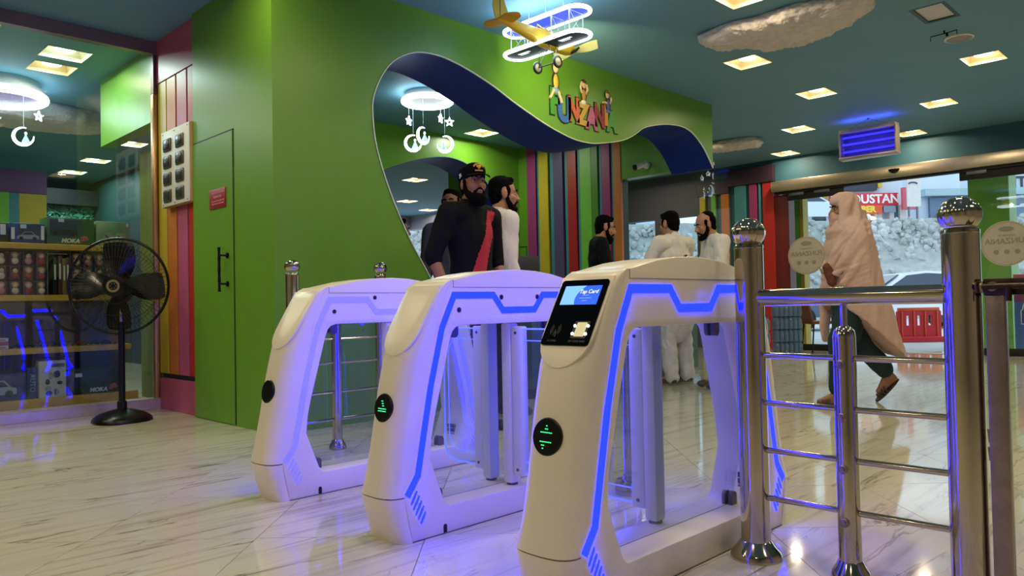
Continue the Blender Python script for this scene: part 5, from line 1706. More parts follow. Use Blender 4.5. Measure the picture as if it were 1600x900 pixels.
m_skin = mat('skin_warm', (172, 122, 92), 0.5, var=0.05, scale=30)
m_skin2 = mat('skin_brown', (150, 100, 72), 0.5, var=0.05, scale=30)
m_skin3 = mat('skin_light', (190, 145, 115), 0.5, var=0.05, scale=30)
m_hairb = mat('black_hair', (7, 6, 6), 0.85, var=0.3, scale=60, bump=0.3, bscale=120, spec=0.08)
m_lip = mat('lip', (135, 80, 70), 0.5)
m_eyew = mat('eye_white', (170, 162, 152), 0.4, var=0)
m_eyeb = mat('eye_dark', (22, 14, 10), 0.15, var=0)
m_blkshirt = mat('black_cotton', (7, 7, 9), 0.85, var=0.15, scale=40, spec=0.2)
m_whtshirt = mat('white_cotton', (222, 216, 205), 0.8, var=0.03, scale=20)
m_pants = mat('dark_trousers', (30, 30, 36), 0.8, var=0.1)
m_shoe = mat('dark_shoe', (30, 24, 20), 0.4)

def head_shapes(bl, T, jaw=1.0, neck_to=None, rn=0.058):
    def e(c, r):
        bl.ell(T @ Vector(c), r, T.to_3x3())
    e((-0.012, 0, 0.030), (0.098, 0.077, 0.090)); e((0.030, 0, -0.035), (0.062, 0.060, 0.085))
    e((0.036, 0, -0.085), (0.052, 0.049 * jaw, 0.038)); e((0.070, 0, -0.105), (0.022, 0.025, 0.018))
    e((0.074, 0, 0.022), (0.021, 0.050, 0.013))
    for s in (-1, 1):
        e((0.062, s * 0.038, -0.03), (0.026, 0.024, 0.026)); e((0.098, s * 0.013, -0.038), (0.012, 0.010, 0.009))
        e((-0.004, s * 0.079, -0.012), (0.022, 0.010, 0.034))
    bl.cap(T @ Vector((0.090, 0, 0.008)), 0.010, T @ Vector((0.113, 0, -0.034)), 0.014)
    e((0.091, 0, -0.067), (0.013, 0.026, 0.007)); e((0.088, 0, -0.080), (0.013, 0.022, 0.008))
    if neck_to is not None:
        bl.cap(T @ Vector((-0.018, 0, -0.07)), rn, neck_to, rn * 1.12)
def face_bits(t, T, hair=True, brow=m_hairb):
    R3 = T.to_3x3()
    for s in (-1, 1):
        b = MB(); b.ell(T @ Vector((0.0785, s * 0.031, 0.000)), (0.0115, 0.013, 0.0068), R3, 12, 8); ey = b.build('eye', m_eyew, t)
        b = MB(); b.ell(T @ Vector((0.0878, s * 0.031, 0.000)), (0.0035, 0.0066, 0.0064), R3, 10, 6); b.build('iris', m_eyeb, ey)
        b = MB(); b.tube([T @ Vector(p) for p in ((0.0955, s * 0.012, 0.022), (0.095, s * 0.030, 0.029), (0.079, s * 0.052, 0.024))], [0.0045, 0.0055, 0.003], 7); b.build('eyebrow', brow, t)
    b = MB(); b.ell(T @ Vector((0.0985, 0, -0.0735)), (0.0055, 0.019, 0.0055), R3, 10, 6); b.build('lips', m_lip, t)
def hair_shapes(t, T, kind='short', m=m_hairb):
    bl = Blob(); R3 = T.to_3x3()
    def e(c, r):
        bl.ell(T @ Vector(c), r, R3)
    if kind == 'short':
        e((-0.024, 0, 0.064), (0.096, 0.081, 0.072)); e((-0.048, 0, 0.015), (0.070, 0.079, 0.085)); e((-0.055, 0, -0.045), (0.045, 0.062, 0.05)); e((0.040, 0, 0.104), (0.036, 0.052, 0.022))
        for s in (-1, 1): e((0.020, s * 0.070, 0.012), (0.020, 0.012, 0.042))
    elif kind == 'balding':
        e((-0.052, 0, 0.025), (0.066, 0.080, 0.082)); e((-0.055, 0, -0.04), (0.045, 0.064, 0.05)); e((-0.04, 0, 0.075), (0.07, 0.066, 0.052))
        for s in (-1, 1): e((0.012, s * 0.071, 0.012), (0.024, 0.011, 0.040))
    elif kind == 'capped':
        e((-0.045, 0, 0.0), (0.068, 0.078, 0.075)); e((-0.055, 0, -0.045), (0.045, 0.062, 0.045))
        for s in (-1, 1): e((0.018, s * 0.071, 0.0), (0.017, 0.010, 0.045))
    return bl.build('hair', m, t, 0.007, 2, 0.004, (60, 60, 40))
def beard_shapes(t, T, size=1.0, m=m_hairb):
    bl = Blob(); q = lambda *p: T @ Vector(p)
    R3 = T.to_3x3()
    for s in (-1, 1):
        bl.chain([q(0.012, s * 0.069, -0.015), q(0.022, s * 0.064, -0.06), q(0.048, s * 0.048, -0.098), q(0.078, s * 0.02, -0.118)], [0.012, 0.017 * size, 0.023 * size, 0.026 * size])
        bl.cap(q(0.101, s * 0.006, -0.056), 0.0085, q(0.086, s * 0.033, -0.074), 0.0075)
        bl.cap(q(0.086, s * 0.033, -0.074), 0.0075, q(0.070, s * 0.035, -0.10), 0.016)
    bl.ell(q(0.078, 0, -0.112), (0.026 * size, 0.034 * size, 0.028 * size), R3)
    if size > 1.1:
        bl.ell(q(0.068, 0, -0.132), (0.036, 0.056, 0.036), R3)
    return bl.build('beard', m, t, 0.0065, 2, 0.004, (70, 70, 40))
def hand_shapes(bl, w, d, n, curl=0.35, s=1, sc=1.0):
    """wrist point, direction of the fingers, back-of-hand normal; s=+1 thumb on the left of d seen along -n"""
    w, d, n = Vector(w), Vector(d).normalized(), Vector(n)
    n = (n - d * n.dot(d)).normalized()
    x = d.cross(n) * s
    M3 = Matrix((d, x, n)).transposed()
    bl.ell(w + d * 0.045 * sc, (0.050 * sc, 0.040 * sc, 0.016 * sc), M3)
    for i, (o, L) in enumerate(((0.030, 0.070), (0.010, 0.078), (-0.010, 0.072), (-0.029, 0.056))):
        p0 = w + d * 0.080 * sc + x * o * sc
        dd = d; p = p0
        pts = [w + d * 0.055 * sc + x * o * 0.9 * sc, p0]
        for seg in (0.45, 0.32, 0.23):
            dd = (dd * math.cos(curl) - n * math.sin(curl)).normalized()
            p = p + dd * L * seg * sc; pts.append(p)
        bl.chain(pts, [0.010 * sc, 0.0095 * sc, 0.009 * sc, 0.008 * sc, 0.007 * sc])
    t0 = w + d * 0.02 * sc + x * 0.026 * sc
    t1 = t0 + (d * 0.6 + x * 0.75 - n * 0.2).normalized() * 0.040 * sc
    t2 = t1 + (d * 0.9 + x * 0.35 - n * 0.3).normalized() * 0.032 * sc
    t3 = t2 + (d * 1.0 + x * 0.1 - n * 0.35).normalized() * 0.024 * sc
    bl.chain([t0, t1, t2, t3], [0.014 * sc, 0.0115 * sc, 0.010 * sc, 0.008 * sc])

def joints(**kw):
    J = dict(hipc=(0, 0, 0.95), waist=(0, 0, 1.10), chest=(0, 0, 1.28), neck=(-0.015, 0, 1.475), head=(0.02, 0, 1.635),
             lsh=(0, 0.185, 1.415), rsh=(0, -0.185, 1.415), lel=(-0.03, 0.235, 1.125), rel=(-0.03, -0.235, 1.125),
             lwr=(0.06, 0.245, 0.88), rwr=(0.06, -0.245, 0.88), lhip=(0, 0.09, 0.92), rhip=(0, -0.09, 0.92),
             lkn=(0.015, 0.105, 0.50), rkn=(0.015, -0.105, 0.50), lan=(-0.03, 0.11, 0.085), ran=(-0.03, -0.11, 0.085),
             lto=(0.13, 0.125, 0.03), rto=(0.13, -0.125, 0.03), lhd=(0.15, 0, -1), rhd=(0.15, 0, -1), lhn=(0, 1, 0), rhn=(0, -1, 0), hcurl=0.35)
    J.update(kw)
    return {k: (Vector(v) if isinstance(v, (tuple, list)) else v) for k, v in J.items()}
def torso(bl, J, g=0.0, lower=True):
    bl.cap(J['hipc'], 0.155 + g, J['waist'], 0.145 + g, 0.70, (0, 1, 0))
    bl.cap(J['waist'], 0.142 + g, J['chest'], 0.165 + g, 0.68, (0, 1, 0))
    up = (J['lsh'] + J['rsh']) / 2
    bl.cap(J['chest'], 0.165 + g, J['chest'].lerp(up, 0.55), 0.15 + g, 0.64, (0, 1, 0))
    bl.cap(J['lsh'].lerp(up, 0.10), 0.062 + g, up, 0.078 + g); bl.cap(J['rsh'].lerp(up, 0.10), 0.062 + g, up, 0.078 + g)
    bl.cap(up, 0.075 + g, J['neck'], 0.062 + g * 0.6)
def arm(bl, J, s, g=0.0, upto=1.0):
    sh, el, wr = J[s + 'sh'], J[s + 'el'], J[s + 'wr']
    bl.cap(sh, 0.058 + g, el, 0.043 + g * 0.9)
    if upto > 0:
        bl.cap(el, 0.043 + g * 0.9, el.lerp(wr, upto), 0.043 - 0.014 * upto + g * 0.8)
def leg(bl, J, s, g=0.0, upto=1.0):
    bl.cap(J[s + 'hip'], 0.092 + g, J[s + 'kn'], 0.060 + g); bl.cap(J[s + 'kn'], 0.058 + g, J[s + 'kn'].lerp(J[s + 'an'], upto), 0.042 + g)
def make_person(label, loc, facing, H, J, head=(0, 0, 0), skin=m_skin, hair='short', beard=None, top=None, topm=None, sleeve=1.0, bottomm=m_pants, kameez=None, cut=0.0, fold=0.008, seed=1, jaw=1.0, face=True):
    """facing: heading angle; head=(yaw, pitch, roll) against the body"""
    t = thing('person', label, 'person', loc, facing)
    k = H / 1.75
    t.scale = (k, k, k)
    T = Matrix.Translation(J['head']) @ Euler((head[2], head[1], head[0]), 'XYZ').to_matrix().to_4x4()
    bl = Blob()
    head_shapes(bl, T, jaw, J['neck'])
    torso(bl, J)
    for s in 'lr':
        arm(bl, J, s); leg(bl, J, s)
        hand_shapes(bl, J[s + 'wr'] + (J[s + 'wr'] - J[s + 'el']).normalized() * 0.01, J[s + 'hd'], J[s + 'hn'], J['hcurl'], -1 if s == 'l' else 1)
        bl.cap(J[s + 'an'], 0.04, J[s + 'to'], 0.028)
    bl.build('body', skin, t, 0.0085, 3)
    if face:
        face_bits(t, T)
    if hair:
        hair_shapes(t, T, hair)
    if beard:
        beard_shapes(t, T, beard)
    bl = Blob(); torso(bl, J, 0.018)
    for s in 'lr':
        arm(bl, J, s, 0.017, sleeve)
    if kameez:
        zt, zb, fl_ = kameez
        bl.cap(J['hipc'] + Vector((0, 0, 0.02)), 0.17, (J['hipc'].x * 0.8, J['hipc'].y, zb + 0.06), 0.17 + fl_, 0.72, (0, 1, 0))
    shirt = bl.build('kameez' if kameez else 'shirt', topm, t, 0.010, 3, fold, (8, 8, 4), seed)
    bl = Blob()
    for s in 'lr':
        leg(bl, J, s, 0.03 if kameez else 0.018)
    bl.cap(J['lhip'], 0.10, J['rhip'], 0.10)
    bl.build('trousers', bottomm, t, 0.012, 3, fold, (7, 7, 5), seed + 3)
    for s in 'lr':
        bl = Blob(); d = (J[s + 'to'] - J[s + 'an']); a = Vector((J[s + 'an'].x, J[s + 'an'].y, J[s + 'an'].z - 0.04))
        bl.cap(a - d.normalized() * 0.025, 0.040, J[s + 'to'] + Vector((0, 0, 0.006)), 0.036, 0.9)
        bl.ell(J[s + 'to'], (0.05, 0.045, 0.032))
        sh_ = bl.build('shoe', m_shoe, t, 0.009, 2)
    return t, T, shirt

FACE_CAM = -0.75 * PI          # heading that looks straight at the camera
RIGHT = -0.25 * PI             # heading to the right of the picture

# --- guard with cap
J = joints(lel=(-0.02, 0.26, 1.13), lwr=(0.10, 0.24, 0.90), rel=(-0.05, -0.30, 1.14), rwr=(0.05, -0.27, 0.90), rsh=(0, -0.20, 1.42), lsh=(0, 0.20, 1.42), head=(0.03, 0, 1.625))
guard, T, shirt = make_person('bearded man in a black cap and black polo with a red side panel', (3.275, 3.635, 0), FACE_CAM + 0.85, 1.70, J, head=(-0.36, -0.13, 0), skin=m_skin2, hair='capped', beard=1.18,
                              topm=m_blkshirt, sleeve=0.08, seed=2, fold=0.006)
# cap
q = lambda *p: T @ Vector(p)
bl = Blob(); R3 = T.to_3x3()
bl.ell(q(-0.014, 0, 0.060), (0.110, 0.090, 0.078), R3); bl.ell(q(0.03, 0, 0.075), (0.075, 0.080, 0.062), R3)
cap = bl.build('cap', mat('cap_black', (8, 8, 10), 0.9, spec=0.1), guard, 0.008, 3)
b = MB()
top, bot = [], []
for k in range(15):
    a = -1.15 + 2.30 * k / 14
    top.append(q(0.052 + 0.112 * math.cos(a) * 1.0, 0.088 * math.sin(a), 0.038 - 0.012 * math.cos(a) - 0.010 * abs(math.sin(a))))
inner = [q(0.045 + 0.055 * math.cos(-1.15 + 2.30 * k / 14), 0.082 * math.sin(-1.15 + 2.30 * k / 14), 0.046) for k in range(15)]
dz = (R3 @ Vector((0, 0, 1))) * 0.005
b.rings([[p for p in top], [p for p in inner]], close=False, cap=False)
b.rings([[p - dz for p in top], [p - dz for p in inner]], close=False, cap=False)
b.rings([[p for p in top], [p - dz for p in top]], close=False, cap=False)
b.build('cap_brim', mat('cap_black', (18, 18, 20)), cap)
m_gold = mat('gold_embroidery', (215, 165, 60), 0.6)
b = MB()
def capf(y, z, off=0.0):
    """point on the front of the cap crown"""
    cx, rx_, rz_ = 0.03, 0.075, 0.062
    zz = z - 0.075
    f_ = max(0.05, 1 - (zz / rz_) ** 2 - (y / 0.080) ** 2)
    return q(cx + rx_ * math.sqrt(f_) + off, y, z)
for k in range(9):
    a = PI * (0.12 + 0.76 * k / 8)
    b.ell(capf(0.034 * math.cos(a), 0.082 + 0.028 * math.sin(a), 0.003), (0.006, 0.006, 0.006), None, 8, 5)
for k in range(7):
    b.ell(capf(-0.024 + 0.008 * k, 0.062, 0.003), (0.005, 0.005, 0.005), None, 8, 5)
b.ell(capf(0, 0.085, 0.003), (0.008, 0.012, 0.014), None, 10, 6); b.ell(capf(0.012, 0.092, 0.003), (0.006, 0.006, 0.008), None, 8, 5); b.ell(capf(-0.012, 0.092, 0.003), (0.006, 0.006, 0.008), None, 8, 5)
o = b.build('gold_emblem', m_gold, cap); o['kind'] = 'stuff'
b = MB()
for k, (dy, dz2) in enumerate(((0, 0), (0.012, 0.004), (0.006, 0.014), (0.018, -0.006), (0.02, 0.012))):
    b.ell(q(0.01 - dy, -0.0905 + 0.002, 0.047 + dz2), (0.008, 0.004, 0.006), R3, 8, 5)
    b.ell(q(0.01 - dy, 0.0905 - 0.002, 0.047 + dz2), (0.008, 0.004, 0.006), R3, 8, 5)
o = b.build('white_side_mark', mat('cap_white', (215, 215, 210), 0.6), cap); o['kind'] = 'stuff'
# red panel running down the front of the polo, collar
def shell_patch(src, nm, m, parent, test, off=0.004):
    me = src.data
    bm = bmesh.new(); bm.from_mesh(me)
    bmesh.ops.delete(bm, geom=[f for f in bm.faces if not test(f.calc_center_median(), f.normal)], context='FACES')
    bm.normal_update()
    for v in bm.verts:
        v.co += v.normal * off
    n = D.meshes.new(nm); bm.to_mesh(n); bm.free()
    return finish(nm, n, m, parent, 60)
shell_patch(shirt, 'red_panel', mat('red_cotton', (175, 25, 45), 0.75), shirt,
            lambda c, n: c.x > -0.02 and n.x > 0.05 and 0.95 < c.z < 1.45 and (0.075 + (1.45 - c.z) * -0.40) < c.y < (0.150 + (1.45 - c.z) * -0.32))
bl = Blob(); bl.cap(J['neck'] + Vector((0.01, 0, -0.04)), 0.078, J['neck'] + Vector((0.015, 0, 0.012)), 0.072)
bl.build('collar', m_blkshirt, shirt, 0.008, 2)

# --- man in white behind the guard
J = joints(head=(0.03, 0, 1.63))
p2, T, sh_ = make_person('dark haired man in a white shirt standing behind the guard, in profile', (3.89, 3.99, 0), RIGHT + 0.35, 1.735, J, head=(-0.15, 0.03, 0), skin=m_skin, hair='short', beard=1.0, topm=m_whtshirt, sleeve=1.0, seed=5, fold=0.014)
bl = Blob(); bl.cap(J['neck'] + Vector((0.0, 0, -0.04)), 0.074, J['neck'] + Vector((0.005, 0, 0.015)), 0.068); bl.build('collar', m_whtshirt, sh_, 0.008, 2)
# --- man peeking behind the guard's shoulder
J = joints()
make_person('dark haired man peeking over the shoulder of the guard', (4.31, 5.02, 0), FACE_CAM - 0.15, 1.80, J, head=(-0.1, -0.05, 0.05), skin=m_skin2, hair='short', beard=None, topm=mat('grey_cotton', (85, 85, 95), 0.8), seed=6)
# --- man at the edge of the wavy opening
J = joints()
make_person('man half hidden by the left edge of the wavy opening', (4.16, 5.62, 0), RIGHT + 0.2, 1.60, J, head=(0.2, 0, 0), skin=m_skin, hair='short', beard=0.9, topm=mat('grey_cotton', (85, 85, 95), 0.8), seed=7)
# --- bearded clerk in black behind the counter
J = joints(head=(0.075, 0, 1.60), neck=(0.02, 0, 1.46), chest=(0.01, 0, 1.27), lwr=(0.30, 0.16, 1.02), rwr=(0.30, -0.14, 1.0), lel=(0.06, 0.26, 1.12), rel=(0.06, -0.26, 1.12), lhd=(1, -0.2, -0.2), rhd=(1, 0.2, -0.2), lhn=(0, 0, 1), rhn=(0, 0, 1))
pc, T, sh_ = make_person('bearded clerk in black behind the ticket counter', (6.30, 4.99, 0), RIGHT + 0.05, 1.74, J, head=(0.0, 0.20, 0), skin=m_skin, hair='short', beard=1.15, topm=m_blkshirt, sleeve=1.0, seed=8)
# --- customer in white seen from behind
J = joints(head=(0.07, 0.0, 1.60), neck=(0.02, 0, 1.46), chest=(0.02, 0, 1.27), lsh=(0.02, 0.20, 1.40), rsh=(0.02, -0.20, 1.40), lel=(0.14, 0.27, 1.14), rel=(0.12, -0.26, 1.14), lwr=(0.36, 0.18, 1.06), rwr=(0.34, -0.16, 1.04),
           lhd=(1, -0.2, -0.1), rhd=(1, 0.2, -0.1), lhn=(0, 0, 1), rhn=(0, 0, 1))
make_person('man in white shalwar kameez seen from behind at the ticket counter', (6.33, 4.08, 0), PI * 0.43, 1.70, J, head=(0.15, 0.16, 0), skin=m_skin, hair='short', beard=None, topm=m_whtshirt, bottomm=m_whtshirt, kameez=(1, 0.56, 0.035), seed=9, fold=0.018)
# --- second customer, balding, holding a phone
J = joints(head=(0.10, 0.0, 1.60), neck=(0.03, 0, 1.46), lel=(0.05, 0.25, 1.14), rel=(0.05, -0.25, 1.14), lwr=(0.27, 0.10, 1.19), rwr=(0.27, -0.08, 1.18), lhd=(0.8, -0.35, 0.35), rhd=(0.8, 0.35, 0.35), lhn=(0.3, 0.8, -0.5), rhn=(0.3, -0.8, -0.5), hcurl=0.6)
p7, T, sh_ = make_person('balding bearded man in white looking down at a phone in his hands', (6.30, 3.62, 0), PI * 0.75 + 0.10, 1.645, J, head=(0.05, 0.30, 0), skin=m_skin, hair='balding', beard=1.05, topm=m_whtshirt, bottomm=m_whtshirt, kameez=(1, 0.56, 0.035), seed=10, fold=0.016)
bl = Blob(); bl.cap(J['neck'] + Vector((0.0, 0, -0.04)), 0.074, J['neck'] + Vector((0.012, 0, 0.015)), 0.066); bl.build('collar', m_whtshirt, sh_, 0.008, 2)
b = MB(); b.rbox((-0.005, -0.038, -0.075), (0.005, 0.038, 0.075), 0.004)
ph = b.build('phone', m_black, None)
ph.location = p7.matrix_basis @ Vector((0.345, 0.012, 1.235)); ph.rotation_euler = (0, -0.5, p7.rotation_euler[2])
tag(ph, 'black phone held by the balding man in white', 'phone')

# --- veiled woman walking to the left
J = joints(hipc=(0.0, 0, 0.97), head=(0.075, 0, 1.615), neck=(0.03, 0, 1.47), lhip=(0, 0.08, 0.94), rhip=(0, -0.08, 0.94), lkn=(0.16, 0.07, 0.54), lan=(0.19, 0.06, 0.085), lto=(0.34, 0.055, 0.028),
           rkn=(-0.05, -0.09, 0.52), ran=(-0.305, -0.09, 0.235), rto=(-0.225, -0.10, 0.085), lsh=(0.02, 0.165, 1.40), rsh=(0.02, -0.165, 1.40), lel=(0.09, 0.21, 1.13), lwr=(0.235, 0.10, 1.06), lhd=(0.12, -0.25, 1.0), lhn=(0.4, 0.9, 0),
           rel=(0.06, -0.21, 1.12), rwr=(0.18, -0.13, 0.90), rhd=(0.25, 0.1, -1), rhn=(0.3, -0.9, 0), hcurl=0.55)
wo = thing('person', 'woman in a pale pink shawl and face veil walking past the entrance', 'person', (5.915, 2.235, 0), PI * 0.75)
k = 1.60 / 1.75
wo.scale = (k, k, k)
T = Matrix.Translation(J['head']) @ Euler((0, 0.05, 0), 'XYZ').to_matrix().to_4x4()
bl = Blob(); head_shapes(bl, T, 0.9, J['neck'], 0.05); torso(bl, J, -0.012)
for s in 'lr':
    arm(bl, J, s, -0.006); leg(bl, J, s, -0.005)
    hand_shapes(bl, J[s + 'wr'], J[s + 'hd'], J[s + 'hn'], J['hcurl'], -1 if s == 'l' else 1, 0.95)
    an, to = J[s + 'an'], J[s + 'to']
    d = (to - an); d.z = 0; d.normalize()
    heel = an + (Vector((-0.035, 0, -0.055)) if s == 'l' else Vector((-0.045, 0, -0.035)))
    bl.cap(an, 0.034, heel, 0.026); bl.cap(heel, 0.026, to, 0.022, 1.4, (0, 1, 0)); bl.cap(an, 0.032, to, 0.020, 1.2, (0, 1, 0))
bl.build('body', mat('skin_olive', (150, 108, 82), 0.5, var=0.05, scale=30), wo, 0.0085, 3)
face_bits(wo, T)
bl = Blob(); leg(bl, J, 'l', 0.032, 0.86); leg(bl, J, 'r', 0.034, 0.86); bl.cap(J['lhip'], 0.11, J['rhip'], 0.11)
bl.cap(J['lkn'], 0.09, J['lan'].lerp(J['lkn'], 0.2), 0.072); bl.cap(J['rkn'], 0.09, J['ran'].lerp(J['rkn'], 0.18), 0.066)
bl.cap(Vector((0.06, 0, 0.90)), 0.15, Vector((0.07, 0, 0.60)), 0.13, 0.9, (0, 1, 0))
bl.build('trousers', mat('dark_teal_cloth', (20, 48, 58), 0.8, var=0.1), wo, 0.011, 3, 0.010, (7, 7, 3), 4)
m_sand = mat('sandal_leather', (60, 42, 32), 0.5)
for s in 'lr':
    an, to = J[s + 'an'], J[s + 'to']
    heel = an + (Vector((-0.045, 0, -0.078)) if s == 'l' else Vector((-0.075, 0, -0.05)))
    tip = to + (Vector((0.035, 0, -0.022)) if s == 'l' else Vector((0.02, 0, -0.075)))
    ax = (tip - heel).normalized(); sd = Vector((0, 1, 0)); up = ax.cross(sd)
    if up.z < 0: up = -up
    L = (tip - heel).length
    b = MB()
    lo, hi = [], []
    for i in range(24):
        a = 2 * PI * i / 24
        p = heel + ax * (L / 2 + L / 2 * 1.08 * math.cos(a)) + sd * (0.042 * math.sin(a) * (1 + 0.15 * math.cos(a)))
        lo.append(p - up * 0.008); hi.append(p + up * 0.006)
    b.rings([lo, hi]); so = b.build('sandal_sole', m_sand, wo, 30)
    b = MB()
    for f0 in (0.50, 0.62, 0.74, 0.86):
        c = heel + ax * L * f0
        b.tube([c + sd * (0.047 * math.cos(t_)) + up * (0.006 + (0.075 - 0.055 * f0) * math.sin(t_)) + ax * (0.02 * math.cos(t_)) for t_ in [PI * j / 10 for j in range(11)]], 0.0065, 6)
    o = b.build('sandal_straps', m_sand, so); o['kind'] = 'stuff'
# shawl: hood, veil and the long drape that falls lower behind
m_shawl = mat('pale_pink_shawl', (206, 174, 162), 0.85, var=0.05, scale=25)
bl = Blob(); R3 = T.to_3x3()
e = lambda c, r: bl.ell(T @ Vector(c), r, R3)
e((-0.012, 0, 0.068), (0.118, 0.096, 0.078)); e((-0.05, 0, 0.0), (0.090, 0.098, 0.115)); e((-0.035, 0, -0.09), (0.10, 0.112, 0.13)); e((-0.06, 0, -0.15), (0.11, 0.14, 0.15))
for s in (-1, 1):
    e((0.018, s * 0.075, -0.01), (0.052, 0.028, 0.11))
e((0.050, 0, -0.16), (0.068, 0.085, 0.10))
# drape rings: angle around, height given by hem
def prof(z):
    """front x, back x, half width"""
    tb = [(1.60, 0.10, -0.105, 0.10), (1.52, 0.165, -0.105, 0.155), (1.44, 0.20, -0.115, 0.24), (1.34, 0.20, -0.14, 0.268), (1.20, 0.215, -0.165, 0.275), (1.05, 0.215, -0.20, 0.285), (0.90, 0.20, -0.235, 0.285), (0.72, 0.175, -0.285, 0.28), (0.52, 0.12, -0.345, 0.27), (0.30, 0.0, -0.41, 0.24)]
    for a, c in zip(tb[:-1], tb[1:]):
        if a[0] >= z >= c[0]:
            t_ = (a[0] - z) / (a[0] - c[0]); return [a[i] + (c[i] - a[i]) * t_ for i in (1, 2, 3)]
    return tb[-1][1:] if z < tb[-1][0] else tb[0][1:]
rings = []
for j in range(15):
    ring = []
    for i in range(40):
        a = 2 * PI * i / 40
        c_ = math.cos(a)
        hem = 0.855 - 0.56 * ((1 - c_) / 2) ** 1.0
        if c_ < -0.55:
            hem += 0.06 * (-0.55 - c_) / 0.45
        z = 1.60 + (hem - 1.60) * j / 14
        f_, bk, w = prof(z)
        cx, rx_ = (f_ + bk) / 2, (f_ - bk) / 2
        pl_ = 1 + 0.035 * math.sin(9 * a + 1.2 * math.sin(3 * z)) * min(1, j / 5)
        ring.append((cx + rx_ * c_ * pl_, w * math.sin(a) * pl_, z))
    rings.append(ring)
bl.b.rings(rings)
# hanging front end of the shawl on the far side
bl.chain([(0.16, -0.10, 1.15), (0.185, -0.13, 0.85), (0.20, -0.14, 0.65), (0.195, -0.14, 0.53)], [0.07, 0.06, 0.05, 0.035], 0.45, (1, 0, 0))
# wrapped layer from the far temple round under the chin and over the near shoulder
def strap(pts, w, th):
    rings = []
    for k_, p in enumerate(pts):
        p = Vector(p); a = Vector(pts[max(k_ - 1, 0)]); c = Vector(pts[min(k_ + 1, len(pts) - 1)])
        d_ = (c - a).normalized(); n_ = Vector((0.5, 0.85, 0.1)); n_ = (n_ - d_ * n_.dot(d_)).normalized(); s_ = d_.cross(n_)
        rings.append([p + s_ * (w * math.cos(t_)) + n_ * (th * math.sin(t_)) for t_ in [2 * PI * q_ / 12 for q_ in range(12)]])
    bl.b.rings(rings)
strap([T @ Vector((-0.03, 0.075, 0.09)), T @ Vector((0.02, 0.096, 0.01)), T @ Vector((0.05, 0.098, -0.09)), (0.13, 0.145, 1.40), (0.20, 0.14, 1.26), (0.235, 0.09, 1.10)], 0.040, 0.020)
strap([T @ Vector((-0.08, 0.06, 0.08)), T @ Vector((-0.06, 0.10, 0.0)), (0.03, 0.165, 1.46), (0.09, 0.22, 1.34), (0.16, 0.21, 1.20), (0.22, 0.14, 1.06)], 0.034, 0.018)
strap([(-0.06, 0.14, 1.50), (-0.02, 0.225, 1.38), (0.05, 0.262, 1.24), (0.12, 0.255, 1.10), (0.19, 0.20, 0.98)], 0.030, 0.014)
swl = bl.build('shawl', m_shawl, wo, 0.009, 3, 0.0)
ns = [v.normal.copy() for v in swl.data.vertices]
for v, n in zip(swl.data.vertices, ns):
    c = v.co
    w_ = 0.35 if c.z > 1.56 else 0.35 + 0.65 * min(1.0, (1.56 - c.z) / 0.12)
    # folds run from the head diagonally down to the hands, then hang straight at the back
    t_ = max(0.0, min(1.0, (1.15 - c.z) / 0.3)) if c.x > 0.0 else 1.0 - max(0.0, min(1.0, (c.z - 1.2) / 0.3))
    dg_ = (c.x * 0.80 + c.z * 0.60) * (1 - t_) + (c.x * 0.95 + c.z * 0.18) * t_
    al = (-c.x * 0.60 + c.z * 0.80)
    f = mnoise.noise(Vector((dg_ * 22, c.y * 3, al * 1.0))) + 0.45 * mnoise.noise(Vector((dg_ * 55, c.y * 5, al * 1.6 + 7)))
    v.co += n * (0.011 * w_ * f + 0.002 * mnoise.noise(c * 60))
# veil across the lower face, and the rolled edge of the hood round the eyes
bl = Blob()
e((0.050, 0, -0.078), (0.070, 0.068, 0.060)); e((0.085, 0, -0.046), (0.037, 0.042, 0.028)); e((0.062, 0, -0.13), (0.058, 0.062, 0.075))
bl.build('veil', mat('pale_pink_veil', (196, 160, 146), 0.85, var=0.05, scale=25), wo, 0.007, 3, 0.004, (30, 30, 14), 3)
# embroidered dark cuff held at the front
bl = Blob(); bl.cap(J['lwr'] + Vector((0.0, 0.02, -0.05)), 0.040, J['lwr'] + Vector((0.03, 0.0, 0.07)), 0.034)
bl.build('cuff', mat('brown_cloth', (98, 52, 38), 0.8, var=0.3, scale=40), wo, 0.009, 2, 0.006, (20, 20, 10), 7)
# ================================================================== OUTSIDE
b = MB(); b.box((EX + 0.2, -20, -0.3), (60, 60, -0.02)); struct(b.build('ground', mat('street_concrete', (190, 195, 198), 0.8, var=0.08, scale=1.5), smooth=0))
b = MB(); b.box((EX + 0.2, -6, 2.95), (14.0, 9, 3.1)); struct(b.build('trim_14', mat('canopy_soffit', (215, 205, 190), 0.6), smooth=0))
# columns beside the door outside
def column(label, x0, x1, y0, y1, parts, z=2.95):
    t = thing('door_column', label, 'column', ((x0 + x1) / 2, (y0 + y1) / 2, -0.02))
    for a0, a1, m in parts:
        b = MB(); b.box((x0 - (x0 + x1) / 2, a0 - (y0 + y1) / 2, 0), (x1 - (x0 + x1) / 2, a1 - (y0 + y1) / 2, z)); b.build('board', m, t, 0, bevel=0.004)
    return t
column('wide green column outside the right glass door', 12.75, 13.2, 2.62, 3.14, [(2.62, 3.14, mat('outdoor_green', (120, 185, 60), 0.45))])
column('striped teal, green and yellow column outside the left glass door', 12.2, 12.4, 5.40, 5.68, [(5.56, 5.68, mat('outdoor_teal', (150, 205, 225), 0.45)), (5.465, 5.55, mat('outdoor_green', (120, 185, 60), 0.45)), (5.40, 5.46, mat('outdoor_yellow', (205, 180, 50), 0.5))])
